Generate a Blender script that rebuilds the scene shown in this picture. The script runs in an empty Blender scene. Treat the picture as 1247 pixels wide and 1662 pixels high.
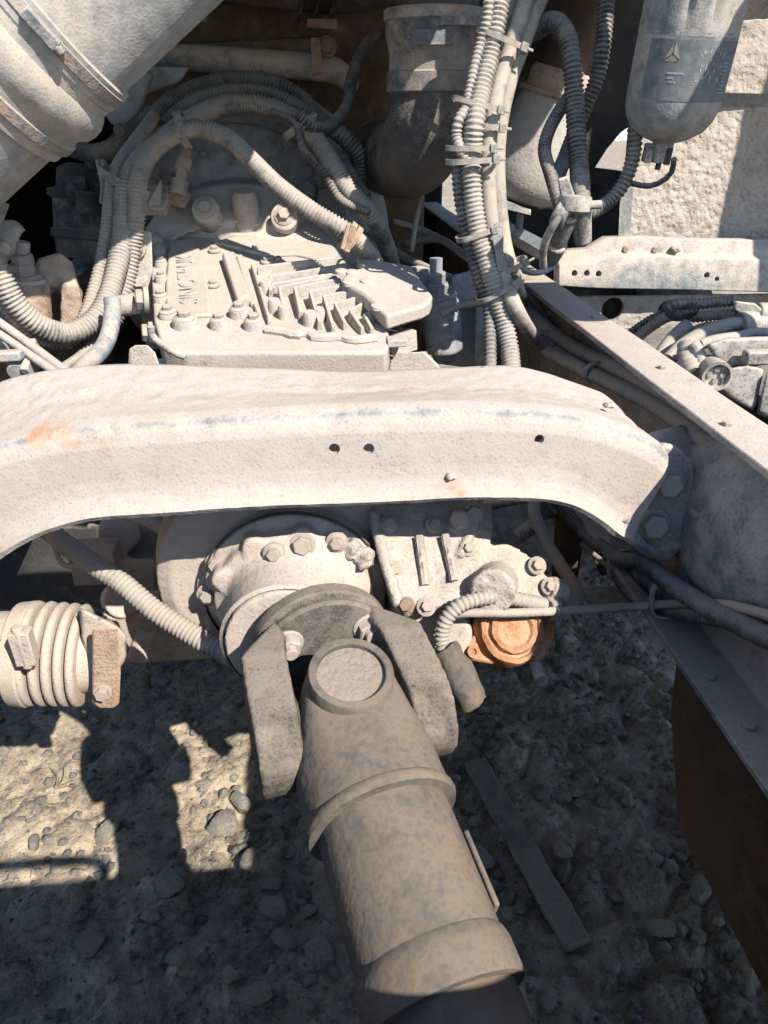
import bpy, bmesh, math, random
from mathutils import Vector, Matrix, noise
random.seed(7)
C = bpy.context.scene.collection
R_ = math.radians
CZ = 1.33                       # camera height above the ground; the numbers below are metres from the camera point
W, H, F = 1247.0, 1662.0, 1180.0
PITCH, YAW = R_(28.7), R_(5.435)
# ------------------------------------------------------------------ camera, sky, sun, exposure
cy, sy, cp, sp = math.cos(YAW), math.sin(YAW), math.cos(PITCH), math.sin(PITCH)
RT = Vector((cy, -sy, 0)); FW = Vector((sy*cp, cy*cp, -sp)); UP = Vector((sy*sp, cy*sp, cp))
cam = bpy.data.cameras.new('camera'); camo = bpy.data.objects.new('camera', cam); C.objects.link(camo)
m3 = Matrix((RT, UP, -FW)).transposed()
camo.matrix_world = Matrix.Translation((0, 0, CZ)) @ m3.to_4x4()
cam.sensor_fit = 'VERTICAL'; cam.sensor_height = 36.0; cam.lens = 36.0*F/H
cam.clip_start = 0.02; cam.clip_end = 900
sc = bpy.context.scene; sc.camera = camo
SUN = Vector((.62, -.88, 1.0)).normalized()            # towards the sun
wd = bpy.data.worlds.new('World'); sc.world = wd; wd.use_nodes = True
nt = wd.node_tree; bg = nt.nodes['Background']; sky = nt.nodes.new('ShaderNodeTexSky')
sky.sky_type = 'NISHITA'; sky.sun_disc = False; sky.ozone_density = 4.0; sky.dust_density = 0.2
sky.sun_elevation = math.asin(SUN.z); sky.sun_rotation = math.atan2(SUN.x, SUN.y)
nt.links.new(sky.outputs[0], bg.inputs[0]); bg.inputs[1].default_value = 0.125
sl = bpy.data.lights.new('sun', 'SUN'); sl.energy = 5.0; sl.angle = R_(.53); sl.color = (1, .93, .835)
so = bpy.data.objects.new('sun', sl); C.objects.link(so); so.rotation_euler = SUN.to_track_quat('Z', 'Y').to_euler()
so.location = (3, -4, 6)
vs = sc.view_settings; vs.view_transform = 'Standard'; vs.look = 'None'; vs.exposure = .9; vs.gamma = 1.0
vs.use_curve_mapping = False
sc.cycles.max_bounces = 4

# ------------------------------------------------------------------ geometry helpers
def ray(px, py): return FW*F + RT*(px-W/2) - UP*(py-H/2)
def P(px, py, y=None, z=None, x=None):
    d = ray(px, py)
    if y is not None: return d*(y/d.y)
    if x is not None: return d*(x/d.x)
    return d*(z/d.z)
def PL(px, py, o, n):           # ray with a plane
    d = ray(px, py); return d*(o.dot(n)/d.dot(n))
def V(*a): return Vector(a)
def frame(n, ref=None):
    n = n.normalized(); r = ref or (V(0, 0, 1) if abs(n.z) < .9 else V(0, 1, 0))
    u = r.cross(n).normalized(); v = n.cross(u); return u, v, n

class M:
    def __init__(s): s.v = []; s.f = []
    def add(s, vs_, fs):
        b = len(s.v); s.v += [Vector(q) for q in vs_]; s.f += [tuple(b+i for i in f) for f in fs]; return s
    def box(s, lo, hi):
        x0, y0, z0 = lo; x1, y1, z1 = hi
        return s.add([(x0,y0,z0),(x1,y0,z0),(x1,y1,z0),(x0,y1,z0),(x0,y0,z1),(x1,y0,z1),(x1,y1,z1),(x0,y1,z1)],
                     [(0,3,2,1),(4,5,6,7),(0,1,5,4),(1,2,6,5),(2,3,7,6),(3,0,4,7)])
    def bar(s, a, b, w, h, ref=None):      # box along a-b, w sideways, h along ref
        a, b = Vector(a), Vector(b); n = (b-a).normalized(); ref = (Vector(ref) if ref else V(0,0,1))
        u = n.cross(ref).normalized(); v = u.cross(n)
        q = []
        for p in (a, b):
            for i, j in ((-1,-1),(1,-1),(1,1),(-1,1)): q.append(p+u*(i*w/2)+v*(j*h/2))
        return s.add(q, [(0,1,2,3)[::-1],(4,5,6,7),(0,1,5,4),(1,2,6,5),(2,3,7,6),(3,0,4,7)])
    def rings(s, rs, cap=True, close=False):
        b = len(s.v); n = len(rs[0])
        for r in rs: s.v += [Vector(q) for q in r]
        m = len(rs)
        for i in range(m if close else m-1):
            for j in range(n):
                a0, a1 = b+i*n+j, b+i*n+(j+1) % n; c0, c1 = b+((i+1) % m)*n+j, b+((i+1) % m)*n+(j+1) % n
                s.f.append((a0, a1, c1, c0))
        if cap and not close:
            s.f.append(tuple(b+j for j in range(n))[::-1]); s.f.append(tuple(b+(m-1)*n+j for j in range(n)))
        return s
    def lathe(s, prof, o, ax, seg=28, cap=True):   # prof: (t along axis, radius)
        o = Vector(o); u, v, n = frame(Vector(ax))
        return s.rings([[o+n*t+(u*math.cos(k*2*math.pi/seg)+v*math.sin(k*2*math.pi/seg))*max(r, 1e-4) for k in range(seg)] for t, r in prof], cap)
    def cyl(s, a, b, r, seg=20, r2=None):
        a, b = Vector(a), Vector(b); return s.lathe([(0, r), ((b-a).length, r if r2 is None else r2)], a, b-a, seg)
    def prism(s, poly, ext):
        n = len(poly); poly = [Vector(q) for q in poly]; e = Vector(ext)
        return s.add(poly+[q+e for q in poly], [tuple(range(n))[::-1], tuple(range(n, 2*n))]+[(i, (i+1) % n, n+(i+1) % n, n+i) for i in range(n)])
    def hull(s, pts):
        bm = bmesh.new()
        for q in pts: bm.verts.new(q)
        r = bmesh.ops.convex_hull(bm, input=bm.verts)
        bmesh.ops.delete(bm, geom=[g for g in set(r['geom_interior']+r['geom_unused']) if isinstance(g, bmesh.types.BMVert)], context='VERTS')
        bm.verts.index_update()
        s.add([q.co.copy() for q in bm.verts], [tuple(q.index for q in f.verts) for f in bm.faces]); bm.free(); return s
    def tube(s, pts, r, seg=12, corr=0, amp=.14, rad=None, step=None):
        pts = spline(pts, step or (corr/4 if corr else .012)); n = len(pts); rs = []
        t = (pts[1]-pts[0]).normalized(); u = frame(t)[0]; L = 0
        for i, p in enumerate(pts):
            t2 = (pts[min(i+1, n-1)]-pts[max(i-1, 0)]).normalized()
            u = (u - t2*u.dot(t2)).normalized(); v = t2.cross(u)
            rr = r if rad is None else rad(i/(n-1))*r
            if corr: rr *= (1, 1, 1-amp, 1-amp)[i % 4]
            rs.append([p+(u*math.cos(k*2*math.pi/seg)+v*math.sin(k*2*math.pi/seg))*rr for k in range(seg)])
        return s.rings(rs)
    def rough(s, amp, sc_, seed=0):
        o = V(seed*3.1, seed*1.7, seed)
        for q in s.v:
            q += noise.noise_vector(q*sc_+o)*amp + noise.noise_vector(q*sc_*2.7+o)*amp*.45
        return s

def spline(pts, step):
    pts = [Vector(p) for p in pts]
    q = [pts[0]*2-pts[1]]+pts+[pts[-1]*2-pts[-2]]; dense = []
    for i in range(1, len(q)-2):
        a, b, c, d = q[i-1], q[i], q[i+1], q[i+2]
        for k in range(24):
            t = k/24
            dense.append(.5*((2*b)+(c-a)*t+(2*a-5*b+4*c-d)*t*t+(3*b-a-3*c+d)*t**3))
    dense.append(pts[-1]); out = [dense[0]]; acc = 0
    for a, b in zip(dense, dense[1:]):
        L = (b-a).length
        while acc+L >= step and L > 1e-9:
            a = a+(b-a)*((step-acc)/L); L = (b-a).length; acc = 0; out.append(a.copy())
        acc += L
    if (out[-1]-dense[-1]).length > step*.3: out.append(dense[-1])
    if len(out) < 2: out.append(dense[-1])
    return out

# ------------------------------------------------------------------ objects
def tag(o, label=None, cat=None, group=None, kind=None):
    for k, q in (('label', label), ('category', cat), ('group', group), ('kind', kind)):
        if q: o[k] = q
    return o
def thing(name, base, label, cat, group=None):
    o = bpy.data.objects.new(name, None); C.objects.link(o); o.empty_display_size = .05
    o.location = Vector(base)+V(0, 0, CZ); return tag(o, label, cat, group)
def wloc(o):
    l = Vector(o.location)
    while o.parent: o = o.parent; l = l+Vector(o.location)
    return l
def build(name, m, mat, parent=None, bevel=0, sharp=38, label=None, cat=None, group=None, kind=None, cast=None, seg=2, solid=0):
    lo = V(*[min(q[i] for q in m.v) for i in range(3)]); hi = V(*[max(q[i] for q in m.v) for i in range(3)])
    base = V((lo.x+hi.x)/2, (lo.y+hi.y)/2, lo.z)
    me = bpy.data.meshes.new(name); me.from_pydata([q-base for q in m.v], [], m.f); me.update()
    bm = bmesh.new(); bm.from_mesh(me); bmesh.ops.recalc_face_normals(bm, faces=bm.faces); bm.to_mesh(me); bm.free()
    me.polygons.foreach_set('use_smooth', [True]*len(me.polygons)); me.set_sharp_from_angle(angle=R_(sharp))
    o = bpy.data.objects.new(name, me); C.objects.link(o); me.materials.append(mat)
    w = base+V(0, 0, CZ)
    if parent: o.parent = parent; o.location = w-wloc(parent)
    else: o.location = w
    if solid:
        q = o.modifiers.new('thickness', 'SOLIDIFY'); q.thickness = solid; q.offset = -1
    if bevel:
        q = o.modifiers.new('bevel', 'BEVEL'); q.width = bevel; q.segments = seg; q.limit_method = 'ANGLE'; q.angle_limit = R_(30)
    if cast:                                          # one casting grown from overlapping solids
        vox, amp, scl = cast
        q = o.modifiers.new('remesh', 'REMESH'); q.mode = 'VOXEL'; q.voxel_size = vox; q.use_smooth_shade = True
        q = o.modifiers.new('smooth', 'SMOOTH'); q.factor = .5; q.iterations = 3
        if amp:
            for a, k in ((amp, scl), (amp*.5, scl*.35)):
                q = o.modifiers.new('crust', 'DISPLACE'); q.texture = clouds(k); q.strength = a; q.mid_level = .5; q.texture_coords = 'LOCAL'
    return tag(o, label, cat, group, kind)
_cl = {}
def clouds(k):
    if k not in _cl:
        t = bpy.data.textures.new('lumps', 'CLOUDS'); t.noise_scale = k; t.noise_depth = 2; _cl[k] = t
    return _cl[k]
_bolts = {}
def bolt(parent, pos, n, r, mat, kind='hex', name='bolt'):
    key = (kind, mat.name)
    if key not in _bolts:
        m = M()
        a = random.random()
        def hexa(t0, t1, rr, ch=.12):
            R0 = []
            for t, q in ((t0, rr), (t1-ch, rr), (t1, rr*.86)): R0.append([V(math.cos(a+k*math.pi/3)*q, math.sin(a+k*math.pi/3)*q, t) for k in range(6)])
            m.rings(R0)
        if kind == 'hex':
            m.lathe([(-.3, 1.28), (.14, 1.28), (.2, 1.2)], (0,0,0), (0,0,1), 16); hexa(.18, .95, 1.0)
        elif kind == 'plain': hexa(-.2, .75, 1.0)
        elif kind == 'flange':
            m.lathe([(-.3, 1.5), (.12, 1.5), (.3, 1.15), (.4, 1.0)], (0,0,0), (0,0,1), 18); hexa(.3, 1.1, .92)
        elif kind == 'stud':
            m.lathe([(-.3, 1.3), (.12, 1.3), (.2, 1.2)], (0,0,0), (0,0,1), 16); hexa(.18, 1.0, 1.0)
            m.lathe([(.9, .56), (1.55, .56), (1.62, .48)], (0,0,0), (0,0,1), 12)
        me = bpy.data.meshes.new('bolt'); me.from_pydata(m.v, [], m.f)
        bm = bmesh.new(); bm.from_mesh(me); bmesh.ops.recalc_face_normals(bm, faces=bm.faces); bm.to_mesh(me); bm.free()
        me.polygons.foreach_set('use_smooth', [True]*len(me.polygons)); me.set_sharp_from_angle(angle=R_(30)); me.materials.append(mat)
        _bolts[key] = me
    o = bpy.data.objects.new(name, _bolts[key]); C.objects.link(o); o.parent = parent
    o.location = Vector(pos)+V(0,0,CZ)-wloc(parent); o.rotation_euler = Vector(n).to_track_quat('Z', 'Y').to_euler(); o.scale = (r, r, r)
    return o

def drill(o, cut):
    me = bpy.data.meshes.new('cut'); me.from_pydata(cut.v, [], cut.f); bm = bmesh.new(); bm.from_mesh(me); bmesh.ops.recalc_face_normals(bm, faces=bm.faces); bm.to_mesh(me); bm.free()
    co = bpy.data.objects.new('cut', me); C.objects.link(co); co.location = (0, 0, CZ)
    q = o.modifiers.new('holes', 'BOOLEAN'); q.operation = 'DIFFERENCE'; q.object = co; q.solver = 'EXACT'
    bpy.context.view_layer.update(); dg = bpy.context.evaluated_depsgraph_get(); ne = bpy.data.meshes.new_from_object(o.evaluated_get(dg))
    o.modifiers.clear(); o.data = ne; bpy.data.objects.remove(co); ne.set_sharp_from_angle(angle=R_(50))

# ------------------------------------------------------------------ materials
def mat(name, base, dust=(.425,.360,.30), damt=.55, up=.25, rust=0.0, rcol=(.30,.115,.04), bump=.5, bs=1.0, var=.17, rough=.88, spec=.3, pits=0.0, dn=1.0, wear=False, edge=1.6, speck=.5, stain=True):
    base, dust = [(q[0]*.985, min(1, q[1]*1.0), min(1, q[2]*1.02)) for q in (base, dust)]
    m = bpy.data.materials.new(name); m.use_nodes = True; t = m.node_tree; N = t.nodes; L = t.links
    bs_ = N['Principled BSDF']; bs_.inputs['Roughness'].default_value = rough; bs_.inputs['Specular IOR Level'].default_value = spec
    tc = N.new('ShaderNodeTexCoord'); g = N.new('ShaderNodeNewGeometry'); sx = N.new('ShaderNodeSeparateXYZ'); L.new(g.outputs['Normal'], sx.inputs[0])
    def nz(s, det=6, ro=.6):
        n = N.new('ShaderNodeTexNoise'); n.inputs['Scale'].default_value = s; n.inputs['Detail'].default_value = det; n.inputs['Roughness'].default_value = ro
        L.new(tc.outputs['Object'], n.inputs['Vector']); return n.outputs['Fac']
    def ma(op, a, b, c=None):
        n = N.new('ShaderNodeMath'); n.operation = op
        for i, q in enumerate((a, b, c)):
            if q is None: continue
            if isinstance(q, (int, float)): n.inputs[i].default_value = q
            else: L.new(q, n.inputs[i])
        return n.outputs[0]
    def mix(f, a, b, bl='MIX'):
        n = N.new('ShaderNodeMix'); n.data_type = 'RGBA'; n.blend_type = bl
        for i, q in ((0, f), (6, a), (7, b)):
            if isinstance(q, (int, float)): n.inputs[i].default_value = q
            elif isinstance(q, tuple): n.inputs[i].default_value = (*q, 1)
            else: L.new(q, n.inputs[i])
        return n.outputs[2]
    def ramp(f, a, b):
        n = N.new('ShaderNodeMapRange'); n.clamp = True
        n.inputs['From Min'].default_value = a; n.inputs['From Max'].default_value = b; L.new(f, n.inputs['Value']); return n.outputs[0]
    big, mid, fine = nz(7*bs, 3, .62), nz(38*bs, 3, .65), nz(260*bs, 1, .6)
    f = ma('MULTIPLY_ADD', sx.outputs['Z'], up, damt)
    f = ma('MULTIPLY_ADD', ma('SUBTRACT', big, .5), 1.15*dn, f)
    f = ma('MULTIPLY_ADD', ma('SUBTRACT', mid, .5), .6*dn, f)
    f = ma('MULTIPLY_ADD', ma('SUBTRACT', .5, g.outputs['Pointiness']), edge, f)
    f = ma('MULTIPLY_ADD', ma('SUBTRACT', fine, .5), .55*dn, f)
    if wear:
        at = N.new('ShaderNodeAttribute'); at.attribute_name = 'wear'; f = ma('MULTIPLY_ADD', at.outputs['Fac'], ma('MULTIPLY_ADD', ramp(big, .40, .58), -.55, -.34), f)
    f = ramp(f, .27, .70)
    d2 = tuple(min(1, q*1.07) for q in dust); d1 = tuple(q*(1-var*.75) for q in dust)
    dc = mix(ramp(ma('MULTIPLY_ADD', fine, .5, ma('MULTIPLY', mid, .5)), .34, .66), d1, d2)
    bc = mix(ramp(mid, .3, .7), tuple(q*.7 for q in base), tuple(q*1.25 for q in base))
    col = mix(f, bc, dc)
    if rust:
        n3 = nz(4.3*bs, 5, .7)
        col = mix(ramp(n3, .66-rust*.32, .74-rust*.28), col, mix(ramp(mid, .3, .7), tuple(q*.55 for q in rcol), tuple(q*1.5 for q in rcol)))
    col = mix(ma('MULTIPLY', ramp(fine, .585, .68), speck), col, tuple(q*.45 for q in dust))
    col = mix(ma('MULTIPLY', ramp(nz(2.6*bs, 3, .6), .45, .68), .28), col, (.29,.225,.165), 'MIX') if stain else col
    L.new(col, bs_.inputs['Base Color'])
    h = ma('MULTIPLY_ADD', mid, .22, ma('MULTIPLY', fine, .30))
    h = ma('MULTIPLY_ADD', f, .16, h)
    if pits:
        vo = N.new('ShaderNodeTexVoronoi'); vo.inputs['Scale'].default_value = 70*bs; L.new(tc.outputs['Object'], vo.inputs['Vector'])
        h = ma('MULTIPLY_ADD', ramp(vo.outputs['Distance'], 0, .5), pits, h)
    bp = N.new('ShaderNodeBump'); bp.inputs['Strength'].default_value = bump; bp.inputs['Distance'].default_value = .004
    L.new(h, bp.inputs['Height']); L.new(bp.outputs[0], bs_.inputs['Normal'])
    return m
STEEL = mat('dusty_steel', (.13,.14,.145), damt=.62, up=.35, rust=.12)
FRAME = mat('frame_paint', (.155,.175,.185), damt=.56, up=.38, rust=.10, bump=.5)
XMEM = mat('crossmember_paint', (.20,.212,.218), dust=(.385,.328,.275), damt=.86, up=.35, rust=.17, rcol=(.42,.19,.08), bump=.45, pits=.15, wear=True, dn=1.25, speck=.4)
ENG = mat('engine_brown', (.15,.095,.06), dust=(.24,.18,.13), damt=.35, up=.3, rust=.3, rcol=(.13,.065,.035), bump=.6)
CAST = mat('dusty_casting', (.22,.21,.20), damt=.86, up=.25, bump=.6)
COVER = mat('dusty_aluminium', (.28,.275,.265), dust=(.445,.385,.325), damt=.80, up=.25, bump=.5)
MUD = mat('dried_mud', (.23,.195,.16), dust=(.385,.335,.28), damt=.70, up=.2, bump=.9, pits=.6)
BELL = mat('bell_housing_grey', (.24,.255,.27), dust=(.37,.345,.315), damt=.45, up=.3, rust=.30, rcol=(.16,.08,.04))
BOLT = mat('bolt_steel', (.20,.20,.195), damt=.72, up=.3, bump=.35, bs=2)
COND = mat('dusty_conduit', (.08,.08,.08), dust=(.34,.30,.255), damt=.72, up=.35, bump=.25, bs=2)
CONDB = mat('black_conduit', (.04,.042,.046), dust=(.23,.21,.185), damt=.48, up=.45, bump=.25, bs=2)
HOSE = mat('rubber_hose', (.10,.10,.10), dust=(.36,.315,.26), damt=.72, up=.4, bump=.3, bs=2)
TIE = mat('nylon_tie', (.16,.16,.155), dust=(.35,.305,.255), damt=.7, up=.3, bump=.2, bs=3)
RUBB = mat('black_rubber_elbow', (.035,.035,.037), dust=(.25,.21,.17), damt=.30, up=.35, bump=.35, bs=1.6, rough=.7, spec=.4)
RUBG = mat('grey_rubber_sleeve', (.10,.10,.105), dust=(.34,.30,.25), damt=.55, up=.3, bump=.3, bs=1.5)
SHAFT = mat('drive_shaft_paint', (.088,.088,.084), dust=(.16,.127,.094), damt=.50, up=.2, rust=.28, rcol=(.115,.08,.055), bump=.35, bs=.5, dn=1.3, edge=.6, speck=.3, stain=True)
YOKE = mat('forged_yoke_iron', (.07,.064,.056), dust=(.20,.165,.128), damt=.36, up=.35, rust=.2, rcol=(.12,.075,.05), bump=.45, bs=1.2, dn=1.0, edge=-1.2, stain=False)
CAPM = mat('dusty_bearing_cap', (.16,.145,.125), dust=(.235,.195,.152), damt=.75, up=.2, bump=.7, pits=.4, bs=1.5, edge=0)
SPRING = mat('pale_rubber_spring', (.22,.215,.205), dust=(.40,.37,.33), damt=.85, up=.2, bump=.4, pits=.3, bs=1.6)
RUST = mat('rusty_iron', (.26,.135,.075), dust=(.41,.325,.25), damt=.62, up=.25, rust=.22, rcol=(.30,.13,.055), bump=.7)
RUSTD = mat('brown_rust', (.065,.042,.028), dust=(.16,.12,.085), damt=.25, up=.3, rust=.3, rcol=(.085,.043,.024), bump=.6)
ORANGE = mat('orange_rust', (.33,.135,.05), dust=(.42,.27,.165), damt=.36, up=.3, rust=.3, rcol=(.38,.13,.035), bump=.6)
PIPE = mat('dusty_air_duct', (.25,.255,.25), dust=(.40,.35,.285), damt=.58, up=.35, bump=.35)
FILT = mat('filter_grey_paint', (.16,.172,.175), dust=(.36,.33,.29), damt=.5, up=.3, bump=.3, bs=1.6)
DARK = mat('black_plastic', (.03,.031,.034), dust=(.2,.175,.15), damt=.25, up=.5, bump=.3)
GREYP = mat('grey_plastic', (.09,.09,.092), dust=(.40,.355,.30), damt=.62, up=.4, bump=.3)
MARK = mat('pale_print', (.38,.375,.36), damt=.12, up=0, bump=.1, stain=False)
GOLD = mat('logo_gold', (.29,.265,.20), damt=.4, up=0, bump=.1)
LABEL = mat('label_dark', (.125,.135,.14), dust=(.30,.275,.245), damt=.3, up=.2, bump=.15, bs=2)
WOOD = mat('weathered_plank', (.13,.115,.095), dust=(.22,.19,.155), damt=.4, up=.2, bump=.6)
SOIL = mat('dry_soil', (.08,.07,.057), dust=(.41,.338,.245), damt=.46, up=.1, bump=1.0, pits=.6, bs=.9, dn=.8)
STONE = mat('pale_stone', (.12,.112,.10), dust=(.28,.25,.21), damt=.5, up=.2, bump=.7)
GRASS = mat('dry_grass', (.26,.22,.11), damt=.3, up=0, bump=.1)
WHITE = mat('backdrop_white', (.78,.77,.74), damt=.1, up=0, bump=.1, stain=False, dust=(.6,.57,.52))  # near-white, stands in for the glare seen through the far gap
BLUED = mat('blue_plastic', (.10,.16,.20), damt=.45, up=.3, bump=.2)

# ------------------------------------------------------------------ ground
GZ = -CZ
def axis_vals(c, half, st, far):
    v = [c-half+i*st for i in range(int(2*half/st)+1)]; lo, hi, s = v[0], v[-1], st
    while hi-c < far: s *= 1.35; hi += s; v.append(hi); lo -= s; v.insert(0, lo)
    return v
xs = axis_vals(-.05, 1.0, .011, 220); ys = axis_vals(1.05, .95, .011, 260)
m = M()
def gh(x, y):
    f = max(0, 1-max(0, max(abs(x+.05)-1.0, abs(y-1.05)-.95))/1.2)
    p = V(x, y, 0)
    h = noise.fractal(p*2.2, 1, 2, 4)*.022
    d, pts = noise.voronoi(p*9+noise.noise_vector(p*6)*.5)
    e = d[1]-d[0]; h += min(e, .3)/.3*.022*(.4+.6*max(0, noise.noise(p*2.6+V(3,3,0))+.45))
    d, pts = noise.voronoi(p*26+noise.noise_vector(p*15)*.4)
    h += min(d[1]-d[0], .35)*.022
    h += noise.fractal(p*40, .9, 2, 3)*.004
    return h*f
for y in ys:
    for x in xs: m.v.append(V(x, y, GZ+gh(x, y)))
n = len(xs)
for j in range(len(ys)-1):
    for i in range(n-1): m.f.append((j*n+i, j*n+i+1, (j+1)*n+i+1, (j+1)*n+i))
build('ground', m, SOIL, sharp=60, kind='structure')
def stone_mesh(seed, name, sub_=3):
    bm = bmesh.new(); bmesh.ops.create_icosphere(bm, subdivisions=sub_, radius=1)
    o = V(seed*7.3, seed*2.1, seed); rg = random.Random(seed)
    pls = [(Vector((rg.gauss(0,1), rg.gauss(0,1), rg.gauss(0,1))).normalized(), rg.uniform(.55, .95)) for _ in range(13)]
    for q in bm.verts:
        c = q.co.normalized(); k = min([1.1]+[d/n.dot(c) for n, d in pls if n.dot(c) > .05]); k += .03*noise.noise(c*2.2+o)+.015*noise.noise(c*6+o)
        q.co = Vector((c.x*k, c.y*k*.85, c.z*k*.55))
    me = bpy.data.meshes.new(name); bm.to_mesh(me); bm.free(); me.polygons.foreach_set('use_smooth', [True]*len(me.polygons)); me.set_sharp_from_angle(angle=R_(13)); me.materials.append(STONE); return me
SM = [stone_mesh(k+1, 'stone') for k in range(7)]
def put_stone(x, y, r, k, lab=None):
    o = bpy.data.objects.new('stone', SM[k % 7]); C.objects.link(o)
    o.location = (x, y, gh(x, y)+r*.22); o.scale = (r*random.uniform(.8, 1.25), r*random.uniform(.8, 1.2), r*random.uniform(.7, 1.1)); o.rotation_euler = (random.uniform(-.3,.3), random.uniform(-.3,.3), random.uniform(0, 6.28))
    if lab: tag(o, lab, 'stone')
    else: tag(o, 'loose stone lying in the shaded soil under the truck', 'stone', 'loose stones on the ground')
    return o
for k, (px, py, r) in enumerate([(390,1310,25),(365,1345,34),(450,1485,28),(280,1450,30),(500,1490,20),(180,1360,30),(520,1560,34),(465,1540,22),(410,1420,22),(330,1280,18),(440,1440,20),(150,1540,24),(60,1500,26),(250,1500,22),(350,1535,14),
        (910,1395,17),(915,1420,22),(965,1385,16),(1060,1410,16),(1085,1425,20),(1030,1405,12),(830,1460,16),(845,1480,16),(800,1440,20),(780,1400,26),(815,1495,10),(1130,1460,30),(1000,1290,14),(1020,1310,12),(940,1310,12),(1100,1400,14),(900,1235,10),(1180,1460,16),
        (1010,1590,14),(990,1575,18),(890,1630,20),(380,1600,20),(420,1630,24),(290,1570,18),(230,1590,16),(340,1600,12),(100,1420,16),(60,1380,18),(540,1500,16),(880,1340,14),(1070,1520,24)]):
    q = P(px, py, z=GZ); put_stone(q.x, q.y, r*(q.dot(FW))/F, k)
m = M()                                              # gravel too small to count
for k in range(5200):
    x, y = random.uniform(-.95, .95), random.uniform(.2, 2.0)
    r = .0028+.014*random.random()**5; z = GZ+gh(x, y)+r*.25; q = random.random()*6.28
    a = [V(x, y, z+r*random.uniform(.5,.9))]+[V(x+math.cos(q+i*1.2566)*r*random.uniform(.7,1.2), y+math.sin(q+i*1.2566)*r*random.uniform(.7,1.2), z) for i in range(5)]+[V(x, y, z-r)]
    m.add(a, [(0, 1+i, 1+(i+1) % 5) for i in range(5)]+[(6, 1+(i+1) % 5, 1+i) for i in range(5)])
GV = [stone_mesh(k+30, 'clod', 1) for k in range(5)]; GV = [([q.co.copy() for q in me.vertices], [tuple(p.vertices) for p in me.polygons]) for me in GV]
for k in range(1100):
    x, y = random.uniform(-.9, .9), random.uniform(.25, 1.9)
    if x < -.25 and random.random() < .6: continue
    r = .006+.017*random.random()**2.2; q = Matrix.Rotation(random.random()*6.28, 3, 'Z') @ Matrix.Rotation(random.uniform(-.5,.5), 3, 'X'); c = V(x, y, GZ+gh(x, y)+r*.18); vv, ff = GV[k % 5]
    m.add([c+(q @ p)*r for p in vv], ff)
build('gravel', m, STONE, sharp=20, label='fine broken gravel scattered over the dry soil', cat='gravel', kind='stuff')
m = M()                                              # plank
a, b = P(770, 1232, z=GZ+.03), P(940, 1530, z=GZ+.03); d = (b-a).normalized(); u = V(-d.y, d.x, 0)*-1
for t in range(13):
    c = a.lerp(b, t/12); k = .026+.002*math.sin(t*2.1); e = noise.noise(c*9)*.003
    m.v += [c-u*k+V(0,0,e-.02), c+u*k+V(0,0,e-.02), c+u*k+V(0,0,e), c-u*k+V(0,0,e)]
for t in range(12):
    for i in range(4): m.f.append((t*4+i, t*4+(i+1) % 4, t*4+4+(i+1) % 4, t*4+4+i))
m.f += [(3,2,1,0), (48,49,50,51)]
build('plank', m, WOOD, bevel=.003, label='flat dark weathered board lying on the ground in shade', cat='board')
m = M()
for (a, b, c) in [((80,1245),(95,1262),(92,1278)),((92,1278),(110,1270),(125,1265)),((92,1280),(105,1262),(108,1245)),((90,1280),(112,1276),(124,1272))]:
    m.tube([P(*q, z=GZ+.012+.02*i) for i, q in enumerate((a, b, c))], .0011, 5)
build('dry_grass_tuft', m, GRASS, label='few dry grass stalks on the sunlit soil', cat='grass')
m = M(); m.cyl(P(-30, 1562, z=GZ+.012), P(47, 1556, z=GZ+.012), .004, 8); m.rough(.002, 20)
build('steel_rod', m, DARK, label='thin black rod lying on the ground at the left edge', cat='rod')

# ------------------------------------------------------------------ chassis rails
def rail(s, lab):
    t = thing('chassis_rail', (s*.5, .9, -.603), lab, 'chassis rail')
    XI, XO, ZT, ZB, T = .43, .507, -.303, -.603, .009
    if s < 0: XI, XO = .50, .577
    m = M()
    prof = [(XI, ZT), (XO-.012, ZT), (XO-.004, ZT-.004), (XO, ZT-.012), (XO, ZB+.012), (XO-.004, ZB+.004), (XO-.012, ZB), (XI, ZB), (XI, ZB+T), (XO-.016, ZB+T), (XO-T, ZB+.018), (XO-T, ZT-.018), (XO-.016, ZT-T), (XI, ZT-T)]
    rs = []
    for k in range(91):
        y = -1.6+k*.053
        rs.append([V(s*x+noise.noise(V(x*9, y*6, z*9))*.0018, y, z+noise.noise(V(x*7+5, y*5, z*7))*.0018) for x, z in prof])
    m.rings(rs); build('channel', m, FRAME, t, bevel=.0012, seg=1)
    return t
RR = rail(1, 'long dusty steel channel rail running along the right side'); LR = rail(-1, 'dusty steel channel rail at the left edge, under the engine mount')
for (px, py) in [(965, 516), (1075, 598), (1180, 690)]:
    bolt(RR, PL(px, py, V(0,0,-.303), V(0,0,1)), V(0,0,1), .006, BOLT, 'plain', 'rivet')
for (px, py, r) in [(1150, 1100, .008), (1215, 1180, .008)]:
    bolt(RR, PL(px, py, V(0,0,-.594), V(0,0,1)), V(0,0,1), r, BOLT, 'plain', 'rivet')
for k in range(14):
    y_ = -.2+k*.19
    for z_ in (-.37, -.54):
        if not (.62 < y_ < .95): bolt(RR, V(.498, y_+.02*(k % 3), z_), V(-1,0,0), .008, BOLT, 'plain', 'rivet')
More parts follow.
